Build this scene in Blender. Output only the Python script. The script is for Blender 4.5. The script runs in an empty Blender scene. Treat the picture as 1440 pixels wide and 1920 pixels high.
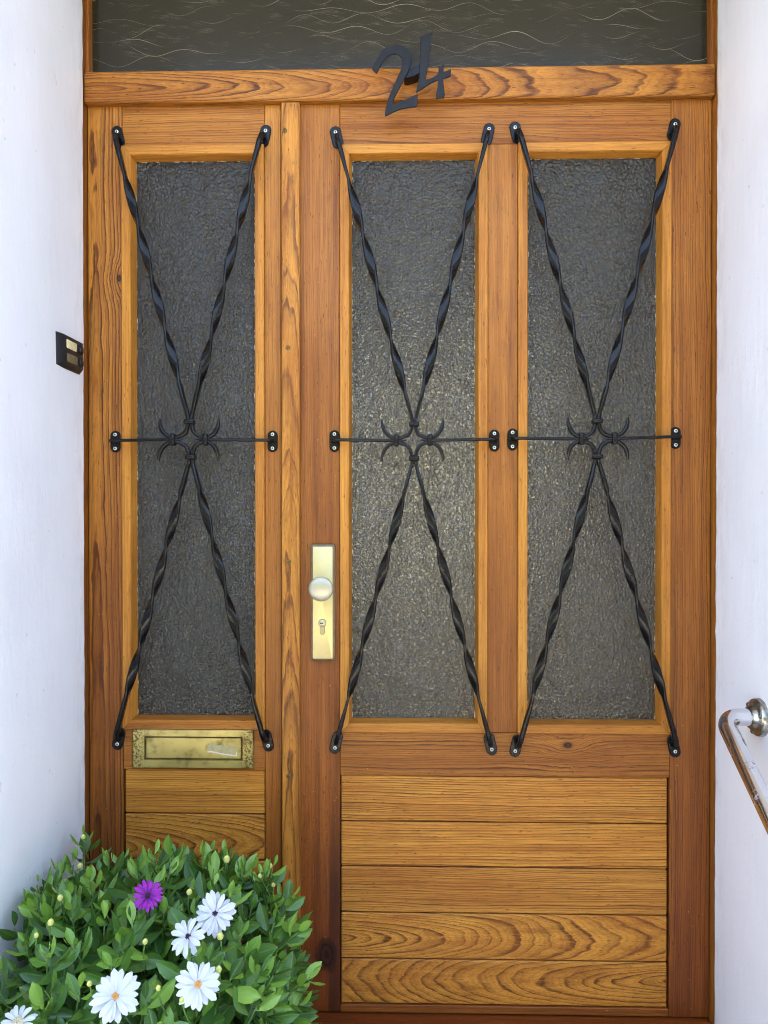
import bpy, bmesh, math, random
from mathutils import Vector, Matrix
from mathutils import noise as mnoise
R = math.radians
PI = math.pi
random.seed(24)
sc = bpy.context.scene
COL = sc.collection

# ------------------------------------------------------------------ camera
CAM_LOC = Vector((0.0, -1.595, 1.10))
CAM_ROT = (R(89.6), 0.0, R(1.27))
F_PX = 1387.0
cam_d = bpy.data.cameras.new('camera')
cam = bpy.data.objects.new('camera', cam_d)
COL.objects.link(cam)
cam.location = CAM_LOC
cam.rotation_euler = CAM_ROT
cam_d.sensor_fit = 'VERTICAL'
cam_d.sensor_height = 36.0
cam_d.lens = 36.0 * F_PX / 1920.0
cam_d.clip_start = 0.02
cam_d.clip_end = 2000
sc.camera = cam

# ------------------------------------------------------------------ sky and sun (sun stands behind the house: door in shade)
SUN_EL, SUN_AZ = 52.0, 200.0
world = bpy.data.worlds.new('World')
sc.world = world
world.use_nodes = True
wn = world.node_tree
bg = wn.nodes['Background']
sky = wn.nodes.new('ShaderNodeTexSky')
sky.sky_type = 'NISHITA'
sky.sun_disc = False
sky.sun_elevation = R(SUN_EL)
sky.sun_rotation = R(-25)
sky.air_density = 0.8
sky.dust_density = 5.0
sky.ozone_density = 0.3
wn.links.new(sky.outputs[0], bg.inputs[0])
bg.inputs[1].default_value = 0.15
sun_d = bpy.data.lights.new('sun', 'SUN')
sun_d.energy = 4.0
sun_d.angle = R(0.5)
sun_d.color = (1.0, 0.94, 0.84)
sun = bpy.data.objects.new('sun', sun_d)
COL.objects.link(sun)
# light arrives from behind the house (+y), a little from the left (-x)
sdir = Vector((-math.sin(R(25)) * math.cos(R(SUN_EL)), math.cos(R(25)) * math.cos(R(SUN_EL)), math.sin(R(SUN_EL))))
sun.rotation_euler = sdir.to_track_quat('Z', 'Y').to_euler()
sun.location = sdir * 20

vs = sc.view_settings
vs.view_transform = 'Standard'
vs.look = 'None'
vs.gamma = 1.0
vs.use_curve_mapping = False
vs.exposure = 3.65
sc.cycles.max_bounces = 6
sc.cycles.diffuse_bounces = 3
sc.cycles.glossy_bounces = 3
sc.cycles.transmission_bounces = 4
sc.cycles.adaptive_threshold = 0.02
sc.cycles.use_denoising = True
sc.cycles.filter_width = 1.0
sc.cycles.sample_clamp_indirect = 6.0

# ------------------------------------------------------------------ helpers
CM = Matrix.LocRotScale(CAM_LOC, __import__('mathutils').Euler(CAM_ROT), None)
def ray(px, py):
    d = Vector(((px - 720.0) / F_PX, -(py - 960.0) / F_PX, -1.0))
    return (CM.to_3x3() @ d).normalized()
def at(px, py, y=0.0):
    """point on the plane at depth y that the photograph shows at this pixel"""
    d = ray(px, py)
    t = (y - CAM_LOC.y) / d.y
    return CAM_LOC + d * t
def atx(px, py, x):
    d = ray(px, py)
    return CAM_LOC + d * ((x - CAM_LOC.x) / d.x)
def X(px, y=0.0, py=826): return at(px, py, y).x
def Z(py, y=0.0, px=751): return at(px, py, y).z

def lin(r, g, b):
    f = lambda c: (c / 12.92) if c <= 0.04045 else ((c + 0.055) / 1.055) ** 2.4
    return (f(r / 255), f(g / 255), f(b / 255), 1.0)

WM = {}
def link(o, parent=None, M=None):
    M = M or Matrix.Identity(4)
    COL.objects.link(o)
    WM[o.name] = M
    if parent is not None:
        o.parent = parent
        o.matrix_local = WM[parent.name].inverted() @ M
    else:
        o.matrix_world = M
    return o
def tag(o, label=None, cat=None, group=None, kind=None):
    if label: o['label'] = label
    if cat: o['category'] = cat
    if group: o['group'] = group
    if kind: o['kind'] = kind
    return o
def thing(name, loc, label, cat, group=None):
    e = bpy.data.objects.new(name, None)
    e.empty_display_size = 0.1
    link(e, None, Matrix.Translation(loc))
    return tag(e, label, cat, group)
def mesh(name, verts, faces, mat, parent=None, smooth=False, attrs=None, centre=True):
    verts = [Vector(v) for v in verts]
    c = Vector((0, 0, 0))
    if centre:
        lo = Vector([min(v[i] for v in verts) for i in range(3)])
        hi = Vector([max(v[i] for v in verts) for i in range(3)])
        c = (lo + hi) / 2
    me = bpy.data.meshes.new(name)
    me.from_pydata([tuple(v - c) for v in verts], [], faces)
    bm = bmesh.new(); bm.from_mesh(me)
    bmesh.ops.recalc_face_normals(bm, faces=bm.faces)
    bm.to_mesh(me); bm.free()
    if smooth:
        me.polygons.foreach_set('use_smooth', [True] * len(me.polygons))
    if attrs:
        for an, (typ, vals) in attrs.items():
            a = me.attributes.new(an, typ, 'POINT')
            key = 'color' if typ == 'FLOAT_COLOR' else 'vector'
            a.data.foreach_set(key, [x for v in vals for x in v])
    if mat: me.materials.append(mat)
    o = bpy.data.objects.new(name, me)
    return link(o, parent, Matrix.Translation(c))
def sharp_smooth(o, ang=35):
    me = o.data
    me.polygons.foreach_set('use_smooth', [True] * len(me.polygons))
    me.set_sharp_from_angle(angle=R(ang))
    return o
def chamfer_box(x0, x1, y0, y1, z0, z1, b):
    """box with chamfered edges; returns verts, faces"""
    bm = bmesh.new()
    bmesh.ops.create_cube(bm, size=1.0)
    for v in bm.verts:
        v.co = Vector(((x0 + x1) / 2 + v.co.x * (x1 - x0), (y0 + y1) / 2 + v.co.y * (y1 - y0), (z0 + z1) / 2 + v.co.z * (z1 - z0)))
    if b > 0:
        bmesh.ops.bevel(bm, geom=bm.edges[:], offset=b, segments=1, affect='EDGES', profile=0.5)
    bm.verts.index_update()
    vs_ = [v.co.copy() for v in bm.verts]
    fs = [[v.index for v in f.verts] for f in bm.faces]
    bm.free()
    return vs_, fs
def box(name, x0, x1, y0, y1, z0, z1, mat, parent=None, b=0.0):
    v, f = chamfer_box(min(x0, x1), max(x0, x1), min(y0, y1), max(y0, y1), min(z0, z1), max(z0, z1), b)
    return mesh(name, v, f, mat, parent)
def prism(poly, y0, y1):
    """polygon in the xz plane extruded from y0 (front) to y1"""
    n = len(poly)
    v = [Vector((p[0], y0, p[1])) for p in poly] + [Vector((p[0], y1, p[1])) for p in poly]
    f = [list(range(n)), list(range(2 * n - 1, n - 1, -1))] + [[i, (i + 1) % n, n + (i + 1) % n, n + i] for i in range(n)]
    return v, f
def bevelled(name, v, f, mat, parent, off, seg=1, smooth=True):
    bm = bmesh.new()
    bv = [bm.verts.new(p) for p in v]
    for q in f: bm.faces.new([bv[i] for i in q])
    bmesh.ops.recalc_face_normals(bm, faces=bm.faces)
    ed = [e for e in bm.edges if len(e.link_faces) == 2 and e.calc_face_angle(0) > R(50)]
    bmesh.ops.bevel(bm, geom=ed, offset=off, segments=seg, affect='EDGES', profile=0.6)
    bm.verts.index_update()
    o = mesh(name, [x.co.copy() for x in bm.verts], [[x.index for x in q.verts] for q in bm.faces], mat, parent)
    bm.free()
    if smooth: sharp_smooth(o, 40)
    return o
def disc_ring(c, nrm, profile, n=20):
    """lathe profile [(r, h)] round axis nrm at c"""
    nrm = Vector(nrm).normalized()
    a = nrm.orthogonal().normalized(); b_ = nrm.cross(a)
    v, f = [], []
    for (r, h) in profile:
        for i in range(n):
            t = 2 * PI * i / n
            v.append(Vector(c) + nrm * h + (a * math.cos(t) + b_ * math.sin(t)) * r)
    m = len(profile)
    for j in range(m - 1):
        for i in range(n):
            f.append([j * n + i, j * n + (i + 1) % n, (j + 1) * n + (i + 1) % n, (j + 1) * n + i])
    f.append(list(range(n))[::-1]); f.append([(m - 1) * n + i for i in range(n)])
    return v, f
def catmull(pts, per=8):
    pts = [Vector(p) for p in pts]
    P = [2 * pts[0] - pts[1]] + pts + [2 * pts[-1] - pts[-2]]
    out = []
    for i in range(1, len(P) - 2):
        for k in range(per):
            t = k / per
            a, b, c, d = P[i - 1], P[i], P[i + 1], P[i + 2]
            out.append(0.5 * ((2 * b) + (c - a) * t + (2 * a - 5 * b + 4 * c - d) * t * t + (3 * b - a - 3 * c + d) * t ** 3))
    out.append(pts[-1])
    return out
def tube(path, rad, n=14, cap=True):
    v, f = [], []
    up = Vector((0.3, 0.2, 1)).normalized()
    m = len(path)
    prev = None
    for i, p in enumerate(path):
        t = (path[min(i + 1, m - 1)] - path[max(i - 1, 0)]).normalized()
        a = prev - t * prev.dot(t) if prev is not None else t.orthogonal()
        a.normalize(); prev = a
        b_ = t.cross(a)
        r = rad(i / (m - 1)) if callable(rad) else rad
        for k in range(n):
            q = 2 * PI * k / n
            v.append(p + (a * math.cos(q) + b_ * math.sin(q)) * r)
    for i in range(m - 1):
        for k in range(n):
            f.append([i * n + k, i * n + (k + 1) % n, (i + 1) * n + (k + 1) % n, (i + 1) * n + k])
    if cap:
        f.append(list(range(n))[::-1]); f.append([(m - 1) * n + k for k in range(n)])
    return v, f

# ------------------------------------------------------------------ materials
class NT:
    def __init__(s, name):
        s.mat = bpy.data.materials.new(name); s.mat.use_nodes = True
        s.t = s.mat.node_tree
        s.b = s.t.nodes['Principled BSDF']
    def n(s, typ, **kw):
        nd = s.t.nodes.new(typ)
        for k, v in kw.items(): setattr(nd, k, v)
        return nd
    def l(s, a, b): s.t.links.new(a, b)
    def put(s, sock, v):
        if hasattr(v, 'node'): s.l(v, sock)
        else: sock.default_value = v
    def m(s, op, a, b=None, c=None, clamp=False):
        nd = s.n('ShaderNodeMath', operation=op, use_clamp=clamp)
        s.put(nd.inputs[0], a)
        if b is not None: s.put(nd.inputs[1], b)
        if c is not None: s.put(nd.inputs[2], c)
        return nd.outputs[0]
    def mix(s, f, a, b, mode='MIX'):
        nd = s.n('ShaderNodeMix', data_type='RGBA', blend_type=mode, clamp_factor=True)
        s.put(nd.inputs['Factor'], f); s.put(nd.inputs[6], a); s.put(nd.inputs[7], b)
        return nd.outputs[2]
    def noise(s, vec, scale, detail=2.0, rough=0.5, dist=0.0):
        nd = s.n('ShaderNodeTexNoise')
        if vec is not None: s.l(vec, nd.inputs['Vector'])
        nd.inputs['Scale'].default_value = scale; nd.inputs['Detail'].default_value = detail
        nd.inputs['Roughness'].default_value = rough; nd.inputs['Distortion'].default_value = dist
        return nd.outputs[0]
    def vec(s, x, y, z):
        nd = s.n('ShaderNodeCombineXYZ')
        for i, v in enumerate((x, y, z)): s.put(nd.inputs[i], v)
        return nd.outputs[0]
    def sep(s, v):
        nd = s.n('ShaderNodeSeparateXYZ'); s.l(v, nd.inputs[0]); return nd.outputs
    def ramp(s, f, stops, interp='LINEAR'):
        nd = s.n('ShaderNodeValToRGB'); cr = nd.color_ramp; cr.interpolation = interp
        while len(cr.elements) < len(stops): cr.elements.new(0.5)
        for e, (p, c) in zip(cr.elements, stops):
            e.position = p; e.color = c if hasattr(c, '__len__') else (c, c, c, 1)
        s.put(nd.inputs[0], f); return nd.outputs[0]
    def obj(s): return s.n('ShaderNodeTexCoord').outputs['Object']
    def pos(s): return s.n('ShaderNodeNewGeometry').outputs['Position']
    def bump(s, h, strength=0.3, dist=0.002):
        nd = s.n('ShaderNodeBump'); nd.inputs['Strength'].default_value = strength
        nd.inputs['Distance'].default_value = dist
        s.put(nd.inputs['Height'], h); s.l(nd.outputs[0], s.b.inputs['Normal']); return nd
    def set(s, **kw):
        names = dict(col='Base Color', rough='Roughness', metal='Metallic', spec='Specular IOR Level', trans='Transmission Weight',
                     ior='IOR', coat='Coat Weight', coatr='Coat Roughness', sheen='Sheen Weight', sss='Subsurface Weight')
        for k, v in kw.items(): s.put(s.b.inputs[names[k]], v)
        return s

def make_wood():
    t = NT('varnished_pine')
    co = t.n('ShaderNodeAttribute', attribute_name='wood_co').outputs['Vector']
    pn = t.n('ShaderNodeAttribute', attribute_name='wood_p')
    kn = t.n('ShaderNodeAttribute', attribute_name='wood_k').outputs['Vector']
    u, v, w = t.sep(co)
    ps, ptint, pcon = t.sep(pn.outputs['Vector'])
    seed = pn.outputs['Alpha']
    spacing = t.m('MULTIPLY', ps, 0.01)
    off = t.m('MULTIPLY', seed, 13.7)
    # knot field
    ku, kv, kr = t.sep(kn)
    du = t.m('MULTIPLY', t.m('SUBTRACT', u, ku), 0.62)
    dv = t.m('SUBTRACT', v, kv)
    kw = t.noise(t.vec(t.m('MULTIPLY', u, 30), t.m('MULTIPLY', v, 60), off), 1.0, 2)
    kd = t.m('SQRT', t.m('ADD', t.m('MULTIPLY', du, du), t.m('MULTIPLY', dv, dv)))
    kd = t.m('MULTIPLY', kd, t.m('MULTIPLY_ADD', kw, 0.9, 0.55))
    krs = t.m('MAXIMUM', kr, 0.0001)
    kq = t.m('DIVIDE', kd, krs)
    kinf = t.m('POWER', 2.718, t.m('MULTIPLY', t.m('MULTIPLY', kq, kq), -0.16))
    kinf = t.m('MULTIPLY', kinf, kr)
    # radius from the pith, disturbed
    n1 = t.noise(t.vec(t.m('MULTIPLY_ADD', u, 1.5, off), t.m('MULTIPLY', v, 8), t.m('MULTIPLY', w, 8)), 1.0, 1.5)
    n2 = t.noise(t.vec(t.m('MULTIPLY_ADD', u, 9, off), t.m('MULTIPLY', v, 42), t.m('MULTIPLY', w, 42)), 1.0, 2.0)
    n3 = t.noise(t.vec(t.m('MULTIPLY_ADD', u, 45, off), t.m('MULTIPLY', v, 130), t.m('MULTIPLY', w, 130)), 1.0, 1.0)
    r = t.m('SQRT', t.m('ADD', t.m('MULTIPLY', v, v), t.m('MULTIPLY', w, w)))
    r = t.m('ADD', r, t.m('MULTIPLY', t.m('SUBTRACT', n1, 0.5), 0.034))
    r = t.m('ADD', r, t.m('MULTIPLY', t.m('SUBTRACT', n2, 0.5), 0.0062))
    r = t.m('ADD', r, t.m('MULTIPLY', t.m('SUBTRACT', n3, 0.5), 0.0012))
    r = t.m('ADD', r, t.m('MULTIPLY', kinf, 1.6))
    ring = t.m('DIVIDE', r, spacing)
    rv = t.noise(t.vec(t.m('MULTIPLY', ring, 0.33), off, 0.0), 1.0, 1.0)
    ring = t.m('ADD', ring, t.m('MULTIPLY', rv, 2.2))
    fr = t.m('FRACT', ring)
    rid = t.m('FLOOR', ring)
    wnz = t.n('ShaderNodeTexWhiteNoise', noise_dimensions='2D')
    t.l(t.vec(rid, off, 0.0), wnz.inputs['Vector'])
    rr = wnz.outputs['Value']
    prof = t.ramp(fr, [(0.0, 0.1), (0.06, 0.0), (0.45, 0.16), (0.74, 0.62), (0.86, 1.0), (0.94, 0.85), (1.0, 0.1)])
    prof = t.m('MULTIPLY', prof, t.m('MULTIPLY_ADD', rr, 0.62, 0.36))
    fr2 = t.m('FRACT', t.m('MULTIPLY_ADD', ring, 3.0, t.m('MULTIPLY', rr, 0.6)))
    prof = t.m('ADD', prof, t.m('MULTIPLY', t.ramp(fr2, [(0.0, 0.0), (0.5, 0.1), (0.85, 1.0), (1.0, 0.0)]), 0.24))
    fib = t.noise(t.vec(t.m('MULTIPLY_ADD', u, 14, off), t.m('MULTIPLY', v, 850), t.m('MULTIPLY', w, 850)), 1.0, 3.0, 0.6)
    fib2 = t.noise(t.vec(t.m('MULTIPLY_ADD', u, 5, off), t.m('MULTIPLY', v, 260), t.m('MULTIPLY', w, 260)), 1.0, 2.0, 0.6)
    blot = t.noise(t.vec(t.m('MULTIPLY_ADD', u, 3.2, off), t.m('MULTIPLY', v, 14), t.m('MULTIPLY', w, 14)), 1.0, 3.0, 0.55)
    # break the dark lines up with the fibres
    prof = t.m('MULTIPLY', prof, t.m('MULTIPLY_ADD', fib2, 1.5, 0.20))
    prof = t.m('MULTIPLY', prof, t.m('MULTIPLY', pcon, 1.15), clamp=True)
    light = t.mix(ptint, lin(214, 147, 54), lin(130, 64, 21))
    dark = t.mix(ptint, lin(88, 48, 18), lin(52, 22, 9))
    c = t.mix(prof, light, dark)
    c = t.mix(t.ramp(blot, [(0.38, 0.0), (0.72, 0.55)]), c, t.mix(ptint, lin(166, 94, 28), lin(84, 37, 14)))
    streak = t.noise(t.vec(t.m('MULTIPLY_ADD', u, 1.6, off), t.m('MULTIPLY', v, 75), t.m('MULTIPLY', w, 75)), 1.0, 2.0, 0.6)
    c = t.mix(t.ramp(streak, [(0.30, 0.50), (0.48, 0.0)]), c, t.mix(ptint, lin(140, 76, 22), lin(72, 31, 12)))
    c = t.mix(t.ramp(streak, [(0.55, 0.0), (0.75, 0.35)]), c, t.mix(ptint, lin(228, 164, 70), lin(158, 86, 30)))
    c = t.mix(t.ramp(fib, [(0.38, 0.8), (0.55, 0.0)]), c, t.mix(0.4, c, lin(62, 27, 9)))
    c = t.mix(t.ramp(fib2, [(0.58, 0.0), (0.78, 0.2)]), c, lin(190, 116, 36))
    # dark flecks and scuffs
    fl = t.noise(t.vec(t.m('MULTIPLY_ADD', u, 60, off), t.m('MULTIPLY', v, 420), t.m('MULTIPLY', w, 420)), 1.0, 1.0)
    c = t.mix(t.ramp(fl, [(0.68, 0.0), (0.76, 0.7)]), c, lin(52, 26, 13))
    # worn varnish: pale scuffs and a few light nicks
    sf = t.noise(t.vec(t.m('MULTIPLY_ADD', u, 130, off), t.m('MULTIPLY', v, 210), t.m('MULTIPLY', w, 210)), 1.0, 2.0)
    c = t.mix(t.ramp(sf, [(0.745, 0.0), (0.77, 0.6)]), c, lin(196, 150, 96))
    gm = t.noise(t.vec(t.m('MULTIPLY_ADD', u, 7, off), t.m('MULTIPLY', v, 22), t.m('MULTIPLY', w, 22)), 1.0, 4.0, 0.7)
    c = t.mix(t.ramp(gm, [(0.56, 0.0), (0.72, 0.45)]), c, t.mix(0.5, c, lin(58, 30, 16)))
    # knot heart
    kc = t.ramp(kq, [(0.44, 1.0), (0.54, 0.0)])
    kc = t.m('MULTIPLY', kc, t.m('GREATER_THAN', kr, 0.0015))
    krg = t.m('MULTIPLY_ADD', t.m('SINE', t.m('MULTIPLY', kq, 26)), 0.18, 0.78)
    # dark heart streak running through a big knot
    sdv = t.m('DIVIDE', t.m('ADD', t.m('ABSOLUTE', t.m('ADD', t.m('SUBTRACT', dv, t.m('MULTIPLY', kr, 0.42)), t.m('MULTIPLY', t.m('SUBTRACT', n1, 0.55), 0.05))), 0.0), krs)
    sdu = t.m('ABSOLUTE', t.m('DIVIDE', du, krs))
    stk = t.m('MULTIPLY', t.ramp(sdv, [(0.26, 0.72), (0.36, 0.0)]), t.ramp(t.m('MULTIPLY', sdu, 0.2), [(0.45, 1.0), (1.0, 0.0)]))
    stk = t.m('MULTIPLY', stk, t.m('GREATER_THAN', kr, 0.02))
    c = t.mix(stk, c, lin(50, 25, 17))
    khalo = t.m('MULTIPLY', t.ramp(kq, [(0.45, 0.5), (1.0, 0.0)]), t.m('GREATER_THAN', kr, 0.0015))
    c = t.mix(khalo, c, lin(84, 36, 16))
    c = t.mix(t.m('MULTIPLY', kc, krg), c, lin(26, 13, 9))
    t.set(col=c, spec=0.25)
    t.set(rough=t.m('MULTIPLY_ADD', blot, 0.25, 0.30))
    h = t.m('ADD', t.m('MULTIPLY', prof, 0.6), t.m('MULTIPLY', fib, 0.7))
    t.bump(h, 0.45, 0.0011)
    return t.mat
WOOD = make_wood()

def make_plaster():
    t = NT('white_masonry_paint')
    p = t.pos()
    x, y, z = t.sep(p)
    n = t.noise(p, 2.2, 4, 0.6)
    n2 = t.noise(t.vec(t.m('MULTIPLY', x, 30), t.m('MULTIPLY', y, 30), t.m('MULTIPLY', z, 9)), 1.0, 4, 0.65)
    n3 = t.noise(p, 140, 3, 0.6)
    n4 = t.noise(t.vec(t.m('MULTIPLY', x, 120), t.m('MULTIPLY', y, 120), t.m('MULTIPLY', z, 16)), 1.0, 2, 0.6)
    c = t.mix(t.ramp(n, [(0.35, 0.0), (0.7, 1.0)]), (0.86, 0.86, 0.86, 1), (0.79, 0.79, 0.785, 1))
    sp = t.noise(p, 60, 1)
    c = t.mix(t.ramp(sp, [(0.76, 0.0), (0.79, 0.35)]), c, (0.5, 0.48, 0.45, 1))
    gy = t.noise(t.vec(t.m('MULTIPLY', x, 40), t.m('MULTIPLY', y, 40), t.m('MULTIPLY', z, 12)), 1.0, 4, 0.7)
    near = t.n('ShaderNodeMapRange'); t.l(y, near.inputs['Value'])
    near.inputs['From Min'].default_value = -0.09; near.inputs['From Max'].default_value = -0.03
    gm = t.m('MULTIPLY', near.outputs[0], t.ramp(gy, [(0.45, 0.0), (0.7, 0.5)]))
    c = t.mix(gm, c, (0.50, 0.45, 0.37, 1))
    sc1 = t.noise(t.vec(t.m('MULTIPLY', x, 14), t.m('MULTIPLY', y, 14), t.m('MULTIPLY', z, 90)), 1.0, 3, 0.7, 1.5)
    c = t.mix(t.ramp(sc1, [(0.70, 0.0), (0.76, 0.35)]), c, (0.55, 0.53, 0.50, 1))
    t.set(col=c, rough=0.42, spec=0.4)
    h = t.m('ADD', t.m('ADD', t.m('MULTIPLY', n2, 1.0), t.m('MULTIPLY', n3, 0.25)), t.m('MULTIPLY', n4, 0.25))
    t.bump(h, 0.32, 0.003)
    return t.mat
PLASTER = make_plaster()

def simple(name, col, rough=0.5, metal=0.0, spec=0.5, nscale=0, namp=0.0, bump=0.0, bscale=200, bdist=0.001):
    t = NT(name)
    t.set(col=col, rough=rough, metal=metal, spec=spec)
    if nscale:
        n = t.noise(t.obj(), nscale, 3, 0.6)
        c2 = tuple(max(0, x * (1 - namp)) for x in col[:3]) + (1,)
        t.set(col=t.mix(t.ramp(n, [(0.35, 0), (0.7, 1)]), col, c2))
        t.set(rough=t.m('MULTIPLY_ADD', n, 0.2, rough - 0.1))
    if bump:
        t.bump(t.noise(t.obj(), bscale, 3, 0.6), bump, bdist)
    return t.mat

def make_iron():
    t = NT('black_painted_iron')
    n = t.noise(t.obj(), 45, 3, 0.6)
    n2 = t.noise(t.obj(), 260, 2, 0.5)
    c = t.mix(t.ramp(n, [(0.45, 0), (0.75, 1)]), lin(15, 14, 13), lin(23, 21, 20))
    c = t.mix(t.ramp(n2, [(0.72, 0), (0.78, 0.5)]), c, lin(96, 92, 86))
    t.set(col=c, rough=t.m('MULTIPLY_ADD', n, 0.16, 0.10), spec=0.24)
    t.bump(t.m('ADD', n, t.m('MULTIPLY', n2, 0.2)), 0.25, 0.003)
    return t.mat
IRON = make_iron()
SIGN = simple('blackened_sheet_steel', lin(27, 28, 29), 0.5, 0.0, 0.28, 60, 0.35, 0.35, 180, 0.0015)
ZINC = simple('zinc_screw', lin(215, 215, 200), 0.4, 0.35)
SLOT = simple('screw_socket', lin(38, 36, 30), 0.6)
OLDBRASS = simple('dull_brass_screw', lin(120, 100, 50), 0.45, 0.8, 0.5, 300, 0.5)
GAP = simple('dark_joint_wood', lin(52, 30, 20), 0.8)

def make_brass():
    t = NT('worn_brass')
    p = t.obj()
    x, y, z = t.sep(p)
    n = t.noise(p, 28, 4, 0.65)
    n2 = t.noise(p, 210, 3, 0.7)
    n3 = t.noise(p, 9, 2)
    c = t.mix(t.ramp(n3, [(0.4, 0), (0.62, 1)]), lin(190, 176, 112), lin(152, 142, 88))
    c = t.mix(t.ramp(n, [(0.52, 0), (0.72, 0.75)]), c, lin(96, 84, 44))
    # tarnish gathered towards both ends of the plate
    e = t.ramp(t.m('ABSOLUTE', x), [(0.098, 0.0), (0.118, 1.0)])
    c = t.mix(t.m('MULTIPLY', e, t.ramp(n2, [(0.46, 0), (0.56, 0.85)])), c, lin(66, 56, 34))
    t.set(col=c, metal=0.85, rough=t.m('MULTIPLY_ADD', n, 0.3, 0.22))
    t.bump(n2, 0.1, 0.0006)
    return t.mat
BRASS = make_brass()
def make_champagne():
    t = NT('champagne_anodised_metal')
    n = t.noise(t.obj(), 35, 3, 0.6); n2 = t.noise(t.obj(), 300, 2)
    c = t.mix(t.ramp(n, [(0.4, 0), (0.7, 1)]), lin(200, 186, 128), lin(192, 180, 136))
    c = t.mix(t.ramp(n2, [(0.70, 0), (0.76, 0.5)]), c, lin(140, 130, 96))
    t.set(col=c, metal=0.8, rough=0.36)
    return t.mat
CHAMP = make_champagne()
KNOBM = simple('satin_knob_metal', lin(176, 172, 148), 0.36, 0.6, 0.5, 30, 0.06)
PLEDGE = simple('darker_plate_edge', lin(120, 106, 84), 0.45, 0.7, 0.5, 40, 0.4)  # plate edges coloured darker than the front face
BLACKPL = simple('black_plastic', lin(30, 32, 34), 0.42, 0, 0.5, 80, 0.3, 0.15, 300)
CREAM = simple('cream_name_card', lin(226, 214, 160), 0.35, 0, 0.5, 90, 0.15)
DIMCARD = simple('faded_name_card', lin(122, 110, 78), 0.35, 0, 0.5, 120, 0.4)
TAPE = simple('torn_tape_residue', lin(176, 164, 116), 0.5, 0.1, 0.5, 120, 0.25, 0.5, 160, 0.002)
TAPEEDGE = simple('torn_tape_edge', lin(200, 196, 172), 0.4)

def make_chrome():
    t = NT('worn_chrome')
    p = t.obj()
    n = t.noise(p, 16, 4, 0.7)
    n2 = t.noise(p, 90, 3, 0.7)
    mask = t.ramp(t.m('ADD', n, t.m('MULTIPLY', t.m('SUBTRACT', n2, 0.5), 0.25)), [(0.565, 0), (0.58, 1)])
    c = t.mix(mask, lin(215, 215, 218), t.mix(n2, lin(96, 66, 52), lin(186, 186, 190)))
    t.set(col=c, metal=t.m('SUBTRACT', 1.0, t.m('MULTIPLY', mask, 0.55)), rough=t.m('MULTIPLY_ADD', mask, 0.4, 0.1))
    t.bump(mask, 0.25, -0.0008)
    return t.mat
CHROME = make_chrome()
FLANGE = simple('tarnished_chrome', lin(186, 182, 168), 0.22, 0.95, 0.5, 70, 0.7)

def make_glass(name, tint, trans, bumpscale, strength):
    t = NT(name)
    p = t.obj()
    d = t.n('ShaderNodeVectorMath', operation='ADD')
    nz = t.n('ShaderNodeTexNoise'); nz.inputs['Scale'].default_value = 70; nz.inputs['Detail'].default_value = 1
    t.l(p, nz.inputs['Vector'])
    sc_ = t.n('ShaderNodeVectorMath', operation='SCALE'); t.l(nz.outputs['Color'], sc_.inputs[0]); sc_.inputs['Scale'].default_value = 0.012
    t.l(p, d.inputs[0]); t.l(sc_.outputs[0], d.inputs[1])
    n = t.noise(d.outputs[0], bumpscale, 1.5, 0.5, 0.6)
    vo = t.n('ShaderNodeTexVoronoi', feature='SMOOTH_F1'); vo.inputs['Scale'].default_value = bumpscale * 0.9
    t.l(d.outputs[0], vo.inputs['Vector'])
    h = t.m('ADD', t.m('MULTIPLY', n, 1.0), t.m('MULTIPLY', vo.outputs['Distance'], 0.8))
    t.set(col=tint, rough=0.06, trans=trans, ior=1.5, spec=0.5)
    big = t.noise(p, 16, 2, 0.5)
    h = t.m('ADD', h, t.m('MULTIPLY', big, 2.0))
    t.bump(h, strength, 0.0038)
    return t.mat
GLASS = make_glass('hammered_glass', lin(94, 93, 78), 0.83, 200, 0.95)
def make_wave_glass():
    t = NT('olive_wave_glass')
    p = t.obj()
    n = t.noise(p, 8, 2)
    t.set(col=t.mix(n, lin(54, 51, 35), lin(62, 58, 40)), rough=0.18, trans=0.45, ior=1.5, spec=0.3)
    x, y, z = t.sep(p)
    t.bump(t.noise(t.vec(t.m('MULTIPLY', x, 20), 0.0, t.m('MULTIPLY', z, 240)), 1.0, 2), 0.15, 0.001)
    return t.mat
WGLASS = make_wave_glass()
WLINE = simple('moulded_glass_ridge', lin(190, 184, 158), 0.25, 0, 0.6)
PUTTY = simple('flaking_putty', lin(214, 206, 176), 0.8, 0, 0.3, 160, 0.6)

def make_leaf(name, a, b_, back):
    t = NT(name)
    oi = t.n('ShaderNodeObjectInfo').outputs['Random']
    at_ = t.n('ShaderNodeAttribute', attribute_name='leaf_p').outputs['Vector']
    ax, ay, az = t.sep(at_)           # across, along, random
    n = t.noise(t.obj(), 90, 2)
    rnd = t.m('FRACT', t.m('ADD', oi, az))
    c = t.mix(rnd, a, b_)
    c = t.mix(t.ramp(t.m('ABSOLUTE', ax), [(0.0, 0.55), (0.12, 0.0)]), c, lin(150, 176, 92))
    c = t.mix(t.m('MULTIPLY', n, 0.35), c, back)
    t.set(col=c, rough=0.33, spec=0.5)
    t.b.inputs['Subsurface Weight'].default_value = 0.0
    # thin leaf: part of the light passes through
    tr = t.n('ShaderNodeBsdfTranslucent'); t.l(t.mix(0.4, c, lin(150, 180, 50)), tr.inputs['Color'])
    mx = t.n('ShaderNodeMixShader'); mx.inputs[0].default_value = 0.25
    out = t.t.nodes['Material Output']
    t.l(t.b.outputs[0], mx.inputs[1]); t.l(tr.outputs[0], mx.inputs[2]); t.l(mx.outputs[0], out.inputs['Surface'])
    return t.mat
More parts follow.
